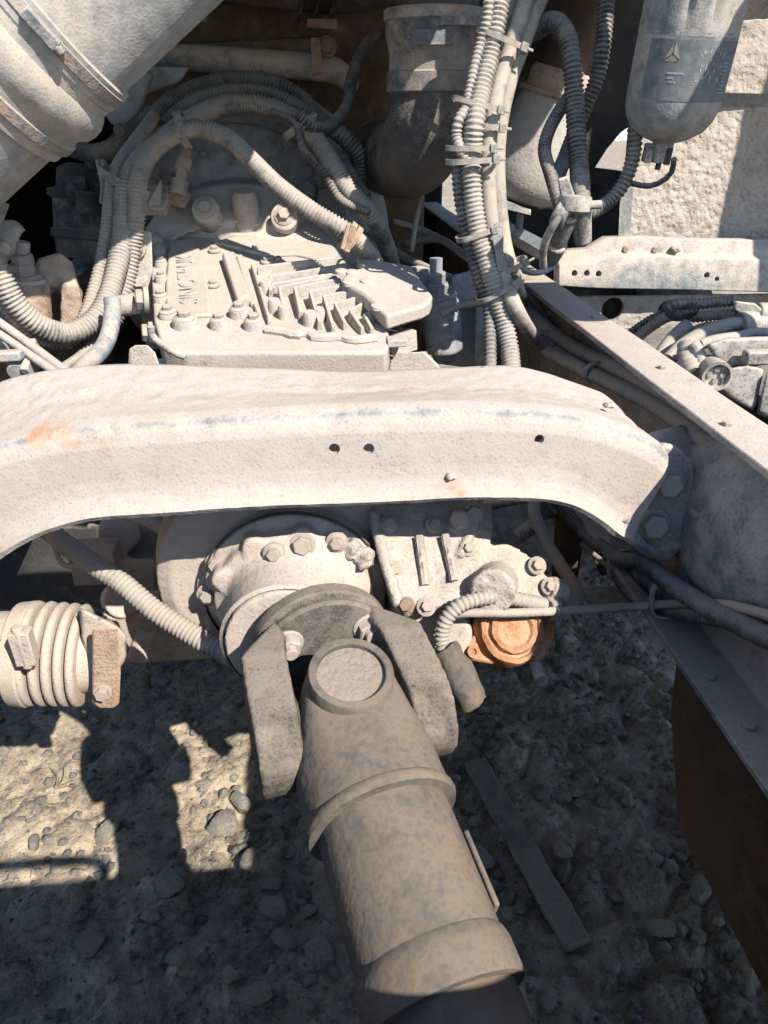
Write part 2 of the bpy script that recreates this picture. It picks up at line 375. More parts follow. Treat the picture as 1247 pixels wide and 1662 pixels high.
# boss casting on the web
m = M()
c = P(1215, 855, x=.498)
for i in range(13):
    a = i/12*math.pi/2; m_r = []
    for k in range(28):
        q = k/28*2*math.pi; m_r.append(V(.498-.058*math.sin(a), c.y+math.cos(q)*.155*math.cos(a)**.6, c.z+math.sin(q)*.115*math.cos(a)**.6))
    m.v += m_r
for i in range(12):
    for k in range(28): m.f.append((i*28+k, i*28+(k+1) % 28, (i+1)*28+(k+1) % 28, (i+1)*28+k))
build('spring_boss', m, FRAME, RR, sharp=60)
m = M(); m.box((.43+.005, P(1180,788,x=.47).y-.008, -.42), (.498, P(1180,788,x=.47).y+.008, -.412)); build('cable_shelf', m, FRAME, RR, bevel=.002)

# ------------------------------------------------------------------ arched crossmember
XT = thing('crossmember', (0, .78, -.45), 'broad dust-caked arched steel crossmember spanning the chassis over the drive shaft', 'crossmember')
# stations: x, back z, ridge z, bottom z, right-end y shift
st = [(-.50,-.42,-.43,-.58),(-.46,-.365,-.38,-.53),(-.42,-.315,-.345,-.475),(-.37,-.278,-.314,-.428),(-.33,-.266,-.299,-.402),(-.29,-.260,-.290,-.385),(-.236,-.258,-.285,-.373),(-.15,-.262,-.281,-.370),(-.05,-.268,-.279,-.369),(.052,-.275,-.278,-.370),(.164,-.273,-.280,-.369),(.235,-.274,-.285,-.373),(.28,-.283,-.292,-.384),(.315,-.295,-.302,-.404),(.345,-.306,-.312,-.428),(.355,-.310,-.316,-.433),(.361,-.313,-.319,-.436)]
def sm(i, t):
    a, b, c, d = st[max(i-1, 0)], st[i], st[i+1], st[min(i+2, len(st)-1)]
    return [.5*(2*b[k]+(c[k]-a[k])*t+(2*a[k]-5*b[k]+4*c[k]-d[k])*t*t+(3*b[k]-a[k]-3*c[k]+d[k])*t**3) for k in range(4)]
rows = []
S = []
for i in range(len(st)-1):
    for k in range(12): S.append(sm(i, k/12))
S.append(list(st[-1]))
def xsec(x, zb, zr, zl, cut=0.0):
    # front lip, face, rounded shoulder, shallow valley, back ridge, back drop ; cut shears the end
    o = []
    for (y, z, w) in [(.703, zl-.004, 0),(.711, zl+.002, .06),(.718, zl+.014, .2),(.7205, zl+.03, .4),(.7215, (zl+zr)/2, .6),(.723, zr-.022, .85),(.728, zr-.010, .93),(.737, zr-.002, 1),(.750, zr+.002, 1),(.770, zr*.8+zb*.2-.0005, 1),(.795, zr*.5+zb*.5-.004, 1),(.825, zr*.2+zb*.8-.001, 1),(.848, zb+.002, 1),(.862, zb-.001, 1),(.870, zb-.010, 1),(.873, zb-.03, 1),(.873, zb-.06, 1)]:
        o.append(V(x+cut*w, y, z))
    d = []
    for i in range(len(o)-1):
        n_ = max(1, int((o[i+1]-o[i]).length/.0035))
        n_ = NSEG.setdefault(i, n_)
        for k in range(n_): d.append((o[i].lerp(o[i+1], k/n_), i+k/n_))
    d.append((o[-1], len(o)-1.0)); res = []
    for p, ix in d:
        p = p.copy(); p.z += noise.noise(V(x*8, p.y*11, p.z*11))*.0022; p.y += noise.noise(V(x*7+9, p.y*9, p.z*9))*.0015
        mud = max(0, 1-abs(ix-10.2)/2.2); q = V(x, p.y, 0)
        if mud > 0: p.z += mud*(max(0, noise.fractal(q*60, .9, 2, 4)+.2)*.0032)
        if ix < 2.5: p.y -= max(0, noise.fractal(p*60, .9, 2, 3))*.0015
        w_ = max(0, 1-abs(ix-6.7)/1.3)+max(0, 1-abs(ix-13.2)/1.4)
        res.append((p, w_))
    return res
NSEG = {}
for s in S: rows.append(xsec(*s))
# sheared right end: top reaches further out than the bottom
for k, (dx, dt) in enumerate([(.002,.010),(.004,.020),(.006,.030),(.007,.038)]):
    x, zb, zr, zl = st[-1]
    rows.append(xsec(x+dx*.4, zb-.008*(k+1)-.004*k*k*.4, zr-.005*(k+1)-.002*k*k*.4, zl-.001*(k+1), dt))
m = M(); nn = len(rows[0]); WEAR = []
for r in rows: m.v += [q[0] for q in r]; WEAR += [q[1] for q in r]
for i in range(len(rows)-1):
    for j in range(nn-1): m.f.append((i*nn+j, (i+1)*nn+j, (i+1)*nn+j+1, i*nn+j+1))
xo = build('arch', m, XMEM, XT, sharp=70, solid=.007)
wa = xo.data.attributes.new('wear', 'FLOAT', 'POINT'); wa.data.foreach_set('value', WEAR)
# drilled holes
cut = M()
for (px, py, r, pl) in [(543,729,.0062,0),(599,729,.0062,0),(876,714,.0056,0),(838,667,.005,1),(780,604,.004,1)]:
    if pl == 0: q = P(px, py, y=.7215); cut.cyl(q+V(0,-.03,0), q+V(0,.03,0), r, 16)
    else: q = P(px, py, z=-.278); cut.cyl(q+V(0,0,-.03), q+V(0,0,.03), r, 16)
drill(xo, cut)
# crumbs of mud lying on it
def blob(name, c, r, mt, parent=None, sq=(1,1,.6), seed=1, sub=3, **kw):
    bm = bmesh.new(); bmesh.ops.create_icosphere(bm, subdivisions=sub, radius=1); m = M(); o = V(seed*5.7, seed*1.3, seed*.7)
    for q in bm.verts:
        p = q.co.copy(); k = 1+.42*noise.noise(p*1.2+o)+.22*noise.noise(p*3+o)+.10*noise.noise(p*7+o); m.v.append(Vector(c)+Vector((p.x*sq[0], p.y*sq[1], p.z*sq[2]))*(k*r))
    m.f = [tuple(q.index for q in f.verts) for f in bm.faces]; bm.free(); return build(name, m, mt, parent, sharp=50, **kw)
blob('mud_clod', P(732, 773, y=.716), .006, MUD, seed=3, label='small mud clod stuck low on the front of the arched crossmember', cat='mud')
blob('mud_clod', P(990, 658, z=-.30), .006, MUD, seed=5, label='mud crumb on top of the crossmember near the right rail', cat='mud')
# right end bracket and bolts
m = M()
q0, q1, q2, q3, q4 = P(1085,730,x=.44), P(1120,740,x=.497), P(1140,900,x=.497), P(1070,905,x=.42), P(1020,860,x=.36)
m.hull([V(.35,.80,-.36), V(.40,.785,-.35), V(.45,.81,-.34), V(.498,.87,-.36), V(.498,.76,-.40), V(.498,.87,-.56), V(.498,.78,-.52), V(.375,.775,-.47), V(.36,.80,-.46), V(.42,.81,-.53), V(.43,.775,-.50)])
build('end_bracket', m, FRAME, XT, cast=(.006, .003, .05))
m = M(); m.prism([P(*q, y=.742) for q in [(1078,722),(1100,726),(1128,750),(1132,830),(1118,885),(1092,908),(1060,905),(1030,880),(1010,845),(1030,780)]], V(0,.012,0)); build('end_flange', m, FRAME, XT, bevel=.004, seg=3)
bolt(XT, P(1084, 784, y=.741), V(-.1,-.97,.1), .0155, BOLT, 'hex'); bolt(XT, P(1060, 850, y=.741), V(-.1,-.97,.1), .016, BOLT, 'hex')
m = M(); m.tube([P(1012,838,y=.72), P(1025,868,y=.725), P(1050,892,y=.735), P(1082,902,y=.75)], .008, 10); build('foot_lip', m, FRAME, XT)
blob('mud_clod', P(1078, 885, y=.75), .022, MUD, seed=9, sq=(1.1,.6,.7), label='mud packed below the lower crossmember bolt', cat='mud')

# ------------------------------------------------------------------ gearbox
GB = thing('gearbox', (0, 1.3, -.9), 'large dust-covered gearbox with ribbed top cover behind the crossmember', 'gearbox')
O = P(430, 572, y=1.12); A = P(400, 385, y=1.62); vdir = (A-O); vdir.x = 0; vdir.normalize(); NN = V(1,0,0).cross(vdir).normalized()
def G(px, py, h=0.0): return PL(px, py, O+NN*h, NN)
m = M()                                              # case
m.box((-.20, 1.16, -.85), (.17, 1.75, -.36)); m.box((-.17, 1.08, -.80), (.15, 1.2, -.40))
build('case', m, CAST, GB, cast=(.009, .004, .06))
m = M()
pl = [(243,402),(262,376),(330,356),(395,348),(470,354),(545,398),(588,424),(600,450),(634,548),(628,572),(300,573),(262,560),(250,520),(246,450)]
m.prism([G(*q) for q in pl], NN*-.055); tc_ = build('top_cover', m, COVER, GB, bevel=.005, seg=3)
def onc(poly, h0, h1, name, mt=COVER, bev=.002, par=None):
    m = M(); m.prism([G(*q, h0) for q in poly], NN*(h1-h0)); return build(name, m, mt, par or tc_, bevel=bev)
onc([(276,398),(318,396),(334,430),(344,518),(272,522),(270,470)], -.002, .008, 'raised_panel', bev=.004)
onc([(362,428),(382,424),(408,497),(388,506)], -.002, .019, 'raised_bar', bev=.004)
onc([(384,424),(394,420),(420,500),(408,502)], -.002, .009, 'raised_bar', bev=.003)
onc([(346,398),(420,382),(560,400),(600,424),(560,436),(480,418),(430,420)], -.002, .007, 'raised_panel', bev=.004)
bs_ = []
for (px, py, r) in [(257,392,.011),(260,411,.0115),(262,432,.012),(263,457,.012),(262,488,.013),(274,515,.015)]:
    m = M(); c = G(px, py); m.lathe([(-.05, r*1.12),(.006, r*1.05),(.010, r*.95)], c, NN, 18); build('bolt_boss', m, COVER, tc_); bolt(GB, c+NN*.011, NN, r*.62, BOLT, 'flange')
for (px, py, r) in [(302,529,.021),(357,531,.016),(389,513,.017),(413,532,.017)]:
    m = M(); c = G(px, py); m.lathe([(-.06, r*1.06),(.010, r),(.014, r*.93)], c, NN, 20); build('bolt_boss', m, COVER, tc_); bolt(GB, c+NN*.014, NN, r*.58, BOLT, 'flange')
for (px, py) in [(348,406),(346,462),(415,406),(433,424),(452,424),(441,423),(500,372)]:
    bolt(GB, G(px, py, .004), NN, .008, BOLT, 'flange')
for (px, py) in [(319,555),(339,555),(360,557),(378,557),(397,555),(414,558),(434,560),(459,561),(492,563),(525,563),(541,562),(578,565),(600,566)]:
    m = M(); c = G(px, py, -.014); m.lathe([(-.02,.0065),(.006,.006),(.010,.004)], c, NN, 10); build('cast_pip', m, COVER, tc_)
zz = lambda q: (390+q[0]/3.897, 380+q[1]/3.897)
for pls, h in [([(110,255),(360,225),(610,195)], .026),([(195,400),(195,325),(450,285),(700,240)], .030),([(215,385),(205,375),(480,325),(745,285)], .030),([(280,520),(252,400),(440,358),(635,318)], .032),
               ([(385,545),(350,408),(480,378),(640,348)], .034),([(505,610),(447,432),(550,412),(655,392)], .034),([(592,640),(532,462),(600,446),(682,432)], .034),([(665,610),(602,506),(680,482),(758,458)], .032),
               ([(775,640),(694,545),(760,506),(822,474)], .030),([(835,640),(784,565),(845,538),(905,512)], .028),([(80,225),(135,400),(190,585)], .022),([(60,360),(110,500),(150,590)], .014)]:
    w = .0055; m = M()
    pts = [G(*zz(q)) for q in pls]; pts = spline(pts, .008) if len(pts) < 4 else [pts[0]] + spline(pts[1:], .008)
    rs = []
    for i, p in enumerate(pts):
        d = (pts[min(i+1, len(pts)-1)]-pts[max(i-1, 0)]).normalized(); u = d.cross(NN).normalized(); hh = h*(1 if 0 < i < len(pts)-1 else .75)
        hh *= .62; rs.append([p-u*w*.85-NN*.004, p+u*w*.85-NN*.004, p+u*w*.45+NN*hh, p-u*w*.45+NN*hh])
    m.rings(rs); build('rib', m, COVER, tc_, bevel=.0012, seg=1)
for q, r in [((165,370),.011),((220,490),.011),((280,530),.010),((500,545),.010),((445,570),.012)]:
    m = M(); c = G(*zz(q)); m.lathe([(-.004,r*1.1),(.018,r),(.022,r*.8)], c, NN, 14); build('cast_pip', m, COVER, tc_)
m = M()
pts = [G(*zz(q), .004) for q in [(165,605),(300,625),(350,645),(430,625),(480,655),(640,650),(720,672),(860,655)]]
m.tube(pts, .008, 8); build('lower_rim', m, COVER, tc_)
onc([zz(q) for q in [(735,228),(1075,282),(1212,478),(1195,520),(1150,545),(925,612),(850,540),(780,470),(680,410),(640,375),(690,318),(770,300)]], .008, .034, 'wing_plate', bev=.005)
for q in [(870,460),(690,310),(800,300),(640,240),(705,245)]:
    m = M(); m.lathe([(-.002,.012),(.003,.011),(.004,.007)], G(*zz(q), .034), NN, 16); build('cast_pip', m, COVER, tc_)
m = M()                                              # front ledge
m.prism([G(*q, -.03) for q in [(288,574),(310,582),(420,584),(520,586),(626,584),(634,556),(296,556)]], NN*-.022)
build('front_ledge', m, COVER, GB, cast=(.004,.0025,.02))
for q in [(385,684),(655,694),(888,694)]: bolt(GB, G(*zz(q), -.028), NN, .014, BOLT, 'flange')
m = M(); pts = [P(245,530,y=1.1),P(248,548,y=1.1),P(262,558,y=1.09),P(284,572,y=1.07),P(300,578,y=1.07)]; m.tube(pts, .006, 10); build('breather_pipe', m, STEEL, GB)
m = M(); c = P(240, 590, y=1.0); m.hull([P(x,y,y=yy) for x, y in [(208,592),(210,566),(220,560),(240,560),(252,572),(262,600)] for yy in (1.0,1.03)]); build('side_tab', m, CAST, GB, bevel=.003)
m = M(); m.hull([P(x,y,y=yy) for x, y in [(632,590),(645,572),(690,571),(712,592),(716,606),(630,606)] for yy in (1.0,1.04)]); build('side_tab', m, CAST, GB, bevel=.003)
m = M(); m.bar(P(640,560,y=1.2), P(672,550,y=1.22), .02, .035); m.cyl(P(635,560,y=1.18),P(660,590,y=1.18),.008,12); m.bar(P(628,555,y=1.15), P(660,553,y=1.15), .03, .012); build('breather_valve', m, CAST, GB, bevel=.002)
# left side bracket with bolt
m = M(); m.hull([P(x,y,y=yy) for x, y in [(206,392),(214,372),(246,376),(248,440),(240,470),(204,462)] for yy in (1.40,1.415)]); m.hull([P(x,y,y=yy) for x, y in [(202,456),(240,448),(236,465),(206,468)] for yy in (1.34,1.41)])
br = build('lifting_bracket', m, COVER, GB, bevel=.003); bolt(GB, P(222,403,y=1.395), V(0,-1,.15), .013, BOLT, 'stud')
m = M(); m.cyl(P(224,376,y=1.41), P(226,362,y=1.42), .009, 12); build('spigot', m, COVER, GB)
for (px, py, r) in [(228,486,.016),(236,540,.014)]:
    bolt(GB, P(px+8, py, y=1.22), V(-1,-.25,.1), r, BOLT, 'hex')
m = M(); m.cyl(P(194,497,y=1.24), P(222,492,y=1.24), .017, 14); build('plug', m, CAST, GB)
# sender on the cover shoulder
m = M(); m.hull([P(x,y,y=yy) for x, y in [(266,330),(268,300),(300,305),(312,318),(300,340)] for yy in (1.62,1.66)]); build('sender_bracket', m, RUST, GB, bevel=.003)
m = M(); a, b = P(288,318,y=1.62), P(302,248,y=1.66)
m.lathe([(0,.018),(.03,.018),(.032,.011),(.05,.011),(.052,.016),(.075,.016),(.077,.010),(.09,.012),(.096,.009),(.104,.011),(.112,.007)], a, b-a, 12); build('sender', m, CAST, GB)
# shoulder arch and bell housing
m = M()
for i in range(19):
    a = math.pi*i/18; pass
ctr = P(398, 440, y=1.70); Rr = .205
ring = []
for i in range(25):
    a = math.pi*(i/24); d = V(-math.cos(a), 0, math.sin(a))
    p = ctr+V(d.x*.235, 0, d.z*.185)
    ring.append([p+V(0,-.10,-.075)-d*.0, p+V(0,-.02,-.004), p+V(0,.05,.002), p+V(0,.05,-.07)])
m.rings(ring); m.box((ctr.x-.22, 1.6, -.45), (ctr.x+.22, 1.75, ctr.z+.02))
m.hull([G(*q) for q in [(262,374),(330,352),(470,352),(560,404)]]+[ctr+V(-.15,-.06,.11), ctr+V(.15,-.06,.11), ctr+V(-.2,-.04,.03), ctr+V(.2,-.04,.03)])
build('shoulder', m, COVER, GB, cast=(.006,.003,.05))
for (px, py) in [(335,342),(462,353)]:
    m = M(); c = P(px, py, y=1.59); m.lathe([(-.05,.030),(.005,.027),(.01,.02)], c, V(0,-1,.5), 20); build('bolt_boss', m, COVER, GB); bolt(GB, c+V(0,-.009,.005), V(0,-1,.5), .0135, BOLT, 'flange')
m = M(); c = P(399, 335, y=1.62); m.lathe([(-.05,.030),(.022,.026),(.032,.018)], c, V(0,-.3,1), 20); build('bolt_boss', m, COVER, GB)
m = M(); c = P(398, 400, y=1.80); m.lathe([(0,.30),(.02,.335),(.08,.345)], c, V(0,1,0), 56); m.lathe([(-.012,.25),(0,.255)], c, V(0,1,0), 56)
build('bell_housing', m, BELL, GB, bevel=.004)
for (px, py, r) in [(497,279,.021),(498,309,.028),(529,322,.030),(376,222,.013),(400,300,.012),(330,250,.009),(455,240,.008)]: bolt(GB, P(px, py, y=1.785), V(0,-1,.1), r*.8, BELL, 'hex')
m = M(); m.bar(P(250,345,y=1.6), P(262,305,y=1.65), .05, .02); m.hull([P(x,y,y=1.6) for x, y in [(240,330),(262,290),(262,342),(250,352)]]+[P(x,y,y=1.63) for x, y in [(240,330),(262,290),(262,342),(250,352)]]); build('web_lug', m, CAST, GB, bevel=.003)

# rear of the gearbox, under the crossmember
m = M()
dc = V(-.055, .885, -.555)
m.lathe([(-.085,.150),(-.075,.170),(-.035,.178),(0,.178),(.10,.185)], dc+V(0,.02,0), V(0,1,0), 56)
m.lathe([(-.20,.076),(-.17,.078),(-.14,.082),(-.125,.088),(-.118,.102),(-.100,.104),(-.095,.118),(-.03,.12)], V(-.035,.885,-.551), V(.06,1,.0), 40)
for a in (25, 62, 98, 140):
    a = R_(a); c = V(-.040, .765, -.551)+V(-math.cos(a)*.096, 0, math.sin(a)*.096); m.cyl(c, c+V(0,.05,0), .016, 16)
build('output_housing', m, CAST, GB, cast=(.003,.0011,.015))
for (px, py, y, sd) in [(418,940,.765,4),(396,962,.77,6),(590,905,.765,8),(572,893,.77,12)]:
    blob('mud_lump', P(px,py,y=y), .013, MUD, GB, sq=(1,1,1), seed=sd)
m = M(); m.tube([P(352,985,y=.83),P(352,1010,y=.82),P(362,1040,y=.81),P(372,1056,y=.80)], .017, 14, rad=lambda t: 1.15-.35*t); m.rough(.005, 45, 3); build('muddy_lug', m, MUD, GB, sharp=60)
for (px, py, y) in [(492,884,.762),(425,928,.758)]: bolt(GB, P(px,py,y=y), V(-.1,-.95,.3), .012, CAST, 'hex')
for (px, py, y, r) in [(445,898,.755,.009),(547,880,.765,.009),(352,915,.80,.010),(338,965,.795,.010),(395,868,.805,.009)]: bolt(GB, P(px,py,y=y), V(-.1,-.97,.2), r, CAST, 'flange')
m = M(); m.lathe([(-.0955,.1195),(-.0955,.1215),(-.0915,.1215),(-.0915,.1195)], V(-.035,.885,-.551), V(.06,1,.0), 56, cap=False); build('gasket', m, DARK, GB)
m = M(); m.lathe([(-.197,.079),(-.194,.083),(-.188,.083),(-.185,.079)], V(-.035,.885,-.551), V(.06,1,.0), 48, cap=False); build('seal_ring', m, STEEL, GB)
m = M()                                              # right hand box
q = [P(604,815,y=.83),P(800,815,y=.83),P(604,850,y=.80),P(650,985,y=.715),P(655,1000,y=.72),P(745,985,y=.735),P(800,870,y=.79)]
m.hull([p for p in q]+[p+V(0,.12,-.16) for p in q])
q = [P(700,905,y=.77),P(765,885,y=.78),P(830,882,y=.785),P(865,905,y=.775),P(905,955,y=.755),P(910,975,y=.75),P(840,980,y=.735),P(735,985,y=.728)]
m.hull(q+[p+V(0,.10,-.15) for p in q])
m.tube([P(606,830,y=.812),P(622,900,y=.766),P(648,985,y=.711)], .008, 8)
m.tube([P(745,905,y=.765),P(775,845,y=.80)], .006, 8)
m.cyl(P(800,960,y=.715), P(812,925,y=.82), .028, 20); m.cyl(P(890,955,y=.75), P(915,965,y=.75), .018, 14)
m.cyl(P(745,845,y=.79),P(765,825,y=.84),.014,12)
build('side_housing', m, MUD, GB, cast=(.003,.0012,.016))
bolt(GB, P(769,833,y=.80), V(0,-.9,.3), .011, CAST, 'hex'); bolt(GB, P(660,982,y=.71), V(-.3,-.8,.5), .008, RUST, 'hex')
for (px, py, y, r) in [(632,850,.795,.008),(706,852,.793,.008),(640,925,.752,.008),(692,985,.718,.008),(872,918,.762,.008),(893,952,.748,.008),(760,890,.772,.007)]: bolt(GB, P(px,py,y=y), V(.05,-.75,.65), r, CAST, 'flange')
for a_, b_ in [((680,870,.782),(690,950,.735)),((722,868,.782),(738,945,.738))]:
    m = M(); m.tube([P(*a_[:2], y=a_[2]), P(*b_[:2], y=b_[2])], .006, 8); build('cast_rib', m, MUD, GB)
m = M(); m.cyl(P(700,1035,y=.725), P(735,1010,y=.92), .052, 28); m.cyl(P(690,1040,y=.77), P(720,1015,y=.92), .062, 28); m.box((.05,.80,-.72),(.19,1.0,-.58)); build('lower_housing', m, CAST, GB, cast=(.006,.004,.03))
m = M(); m.hull([P(x,y,y=yy) for x, y in [(655,1010),(700,1000),(780,1010),(760,1055),(720,1075),(670,1045)] for yy in (.77,.85)]); build('lower_boss', m, CAST, GB, cast=(.006,.004,.03))
# rusty round cover
n = V(.12,-.72,.68).normalized(); c = P(832, 1022, y=.715); u, v, _ = frame(n)
m = M(); m.lathe([(-.04,.046),(-.010,.046),(.002,.042),(.004,.037),(.0,.035),(.001,.032),(.008,.030),(.010,.024),(.006,.021),(.006,.012),(.006,.001)], c, n, 44); m.rough(.0016, 70, 4)
rc = build('round_cover', m, ORANGE, GB, sharp=30)
m = M()
pf = [P(758,1050,y=.815),P(770,1030,y=.82),P(790,965,y=.85),P(815,955,y=.86),P(880,965,y=.86),P(908,990,y=.85),P(895,1040,y=.82),P(880,1070,y=.80),P(820,1075,y=.79),P(768,1072,y=.80)]
pf = [PL(x_, y_, c-n*.012, n) for x_, y_ in [(757,1050),(764,1036),(785,1020),(788,968),(815,956),(880,966),(908,990),(900,1040),(882,1072),(858,1076),(820,1070),(800,1078),(768,1072),(757,1064)]]; m.prism(pf, n*-.012); build('flange', m, ORANGE, rc, bevel=.003)
m = M(); a = P(860,1060,y=.725); b = P(880,1106,y=.672); m.tube([a, b], .0085, 12, corr=.004, amp=.1); build('stud', m, STEEL, rc)
m = M(); q = PL(768, 1058, c-n*.011, n); m.lathe([(0,.008),(.003,.008),(.003,.004),(-.002,.004)], q, n, 16); build('flange_eye', m, ORANGE, rc)
# left side shadowed pieces
m = M()
m.hull([P(x,y,y=yy) for x, y in [(165,825),(290,835),(300,880),(270,905),(165,905)] for yy in (1.12,1.25)])
m.hull([P(x,y,y=yy) for x, y in [(180,905),(256,907),(252,960),(235,960),(185,935)] for yy in (1.02,1.15)])
m.hull([P(x,y,y=yy) for x, y in [(225,960),(262,955),(250,1040),(222,1072),(212,1062)] for yy in (.98,1.02)])
m.cyl(P(195,865,y=1.08), P(195,865,y=1.2), .035, 20)
m.hull([P(x,y,y=yy) for x, y in [(285,880),(302,858),(305,935),(290,930)] for yy in (.98,1.02)])
m.tube([P(150,820,y=1.05),P(230,840,y=1.0),P(290,870,y=.97)], .012, 10); m.tube([P(335,810,y=1.0),P(350,860,y=.96)], .014, 10)
m.hull([P(x,y,y=yy) for x, y in [(310,830),(365,812),(330,870),(318,900)] for yy in (.93,1.1)])
build('shift_housing', m, CAST, GB, cast=(.006,.004,.03))
m = M(); m.cyl(P(222,1070,y=.96), P(240,1020,y=.98), .016, 14); build('drain_plug', m, CAST, GB, bevel=.002)
m = M(); m.cyl(P(200,975,y=.98), P(190,972,y=1.1), .028, 20); m.box((-.40,1.0,-.66),(-.33,1.05,-.60)); build('pivot', m, CAST, GB, bevel=.003)
m = M(); m.box((-.36,.97,-.80),(-.02,1.06,-.70)); build('sump_beam', m, CAST, GB, bevel=.006)
for (px, py) in [(292,1110),(326,1108)]:
    m = M(); a = P(px, py, y=.98); m.cyl(a+V(0,0,.03), a+V(0,0,-.03), .005, 10); build('drain_stub', m, STEEL, GB)
# cast letters on the cover
def letters(txt, o, right, upv, nrm, size, mt, par, name, depth=.003):
    cu = bpy.data.curves.new('t', 'FONT'); cu.body = txt; cu.size = size; cu.extrude = depth; cu.align_x = 'CENTER'; cu.align_y = 'CENTER'; cu.resolution_u = 2
    to = bpy.data.objects.new('t', cu); C.objects.link(to); bpy.context.view_layer.update()
    me = bpy.data.meshes.new_from_object(to.evaluated_get(bpy.context.evaluated_depsgraph_get())); bpy.data.objects.remove(to)
    ob = bpy.data.objects.new(name, me); C.objects.link(ob); ob.parent = par; me.materials.clear(); me.materials.append(mt)
    mm = Matrix((right.normalized(), upv.normalized(), nrm.normalized())).transposed().to_4x4(); mm.translation = Vector(o)+V(0,0,CZ)-wloc(par); ob.matrix_local = mm; return ob
lr = (G(298,430)-G(306,500)).normalized(); letters('SINOTRUK', G(306,452,.008), lr, NN.cross(lr), NN, .047, COVER, tc_, 'cast_lettering')

# ------------------------------------------------------------------ drive shaft
DS = thing('drive_shaft', (.05, .4, -.75), 'thick dusty drive shaft with universal joint running down towards the viewer', 'drive shaft')
fy = R_(12); fn = V(math.sin(fy), -math.cos(fy), -.03).normalized(); fc = V(-.006, .665, -.548)
yw, dp = R_(13.8), R_(13); s = V(math.sin(yw)*math.cos(dp), -math.cos(yw)*math.cos(dp), -math.sin(dp)); e = s.cross(V(0,0,1)).normalized()*-1; nn = s.cross(e).normalized()
if nn.z < 0: nn = -nn
e1 = V(-fn.y, fn.x, 0).normalized()
XC = fc+fn*.104
m = M(); m.lathe([(-.022,.080),(-.02,.0835),(-.004,.0845),(-.001,.083),(.002,.079),(.008,.080),(.014,.078),(.016,.070)], fc, fn, 56); build('flange_disc', m, YOKE, DS, sharp=25)
zu = V(0,0,1); zu = (zu-fn*zu.dot(fn)).normalized()
for s_ in (-1, 1):
    m = M(); ex = e1*s_
    arc = [fc+fn*tt+(ex*math.cos(R_(a))+zu*math.sin(R_(a)))*rr_ for tt, rr_ in ((.0,.080),(.014,.080),(.0,.062)) for a in range(-48, 49, 8)]
    boss = lambda c_, o0, o1, r_: [c_+ex*o_+(fn*math.cos(k*.2618)+zu*math.sin(k*.2618))*r_ for o_ in (o0, o1) for k in range(24)]
    mid_ = [fc+fn*.050+ex*o_+zu*z_ for o_ in (.052, .098) for z_ in (-.062, .062)]
    m.hull(arc+mid_); m.hull(mid_+boss(XC+fn*.008, .056, .100, .054)); m.hull(boss(XC+fn*.006, .05, .099, .038))
    eo = build('flange_ear', m, YOKE, DS, cast=(.003,.0008,.015)); eo.modifiers['smooth'].iterations = 7
for (px, py) in [(468,1044),(597,1018)]:
    q = PL(px, py, fc+fn*.016, fn); bolt(DS, q, fn, .0135, BOLT, 'stud')
m = M(); m.cyl(XC-e1*.07, XC+e1*.07, .026, 20); m.cyl(XC-nn*.05, XC+nn*.05, .026, 20); build('joint_cross', m, YOKE, DS)
def circ(c, u, v, r, n=36, a0=0, a1=2*math.pi): return [c+(u*math.cos(a0+(a1-a0)*k/n)+v*math.sin(a0+(a1-a0)*k/n))*r for k in range(n)]
m = M()
for sg in (1, -1):
    top = circ(XC+nn*(.060*sg), e, s, .044)+circ(XC+nn*(.034*sg), e, s, .050)
    ringp = [XC+s*t+(e*math.cos(a)+nn*sg*math.sin(a))*.0705 for t in (.062, .08) for a in [math.pi*k/18 for k in range(19)]]
    m.hull(top+ringp)
m.lathe([(.06,.066),(.075,.0705),(.11,.071),(.118,.071)], XC, s, 48)
# bearing bores
m2 = M()
build('shaft_yoke', m, SHAFT, DS, cast=(.003,.0008,.02))
m = M(); m.lathe([(-.014,.0425),(.007,.0425),(.010,.0410),(.010,.0350),(.009,.0338),(.0,.0338)], XC+nn*.0675, nn, 56, cap=False); build('bore_rim', m, SHAFT, DS, sharp=30)
m = M(); m.lathe([(-.02,.0337),(.0035,.0337)], XC+nn*.0675, nn, 48); build('bearing_cap', m, CAPM, DS, sharp=30)
m = M(); m.lathe([(.106,.071),(.109,.0735),(.114,.074),(.118,.072),(.119,.06)], XC, s, 56, cap=False); build('weld_band', m, SHAFT, DS)
m = M(); m.lathe([(.11,.063),(.15,.0632),(.21,.0632),(.26,.063)], XC, s, 56); build('tube', m, SHAFT, DS)
m = M(); m.lathe([(.234,.063),(.238,.0655),(.245,.0672),(.268,.0672),(.273,.066),(.274,.055)], XC, s, 56); build('collar', m, SHAFT, DS, sharp=30)
m = M(); m.lathe([(.26,.058),(.6,.058),(1.1,.058)], XC, s, 48); build('slip_tube', m, SHAFT, DS)
m = M(); m.bar(XC+s*.155+e*(.0635 if e.x > 0 else -.0635)+nn*.012, XC+s*.222+e*(.0635 if e.x > 0 else -.0635)+nn*.012, .022, .005, e); build('balance_weight', m, SHAFT, DS, bevel=.002)

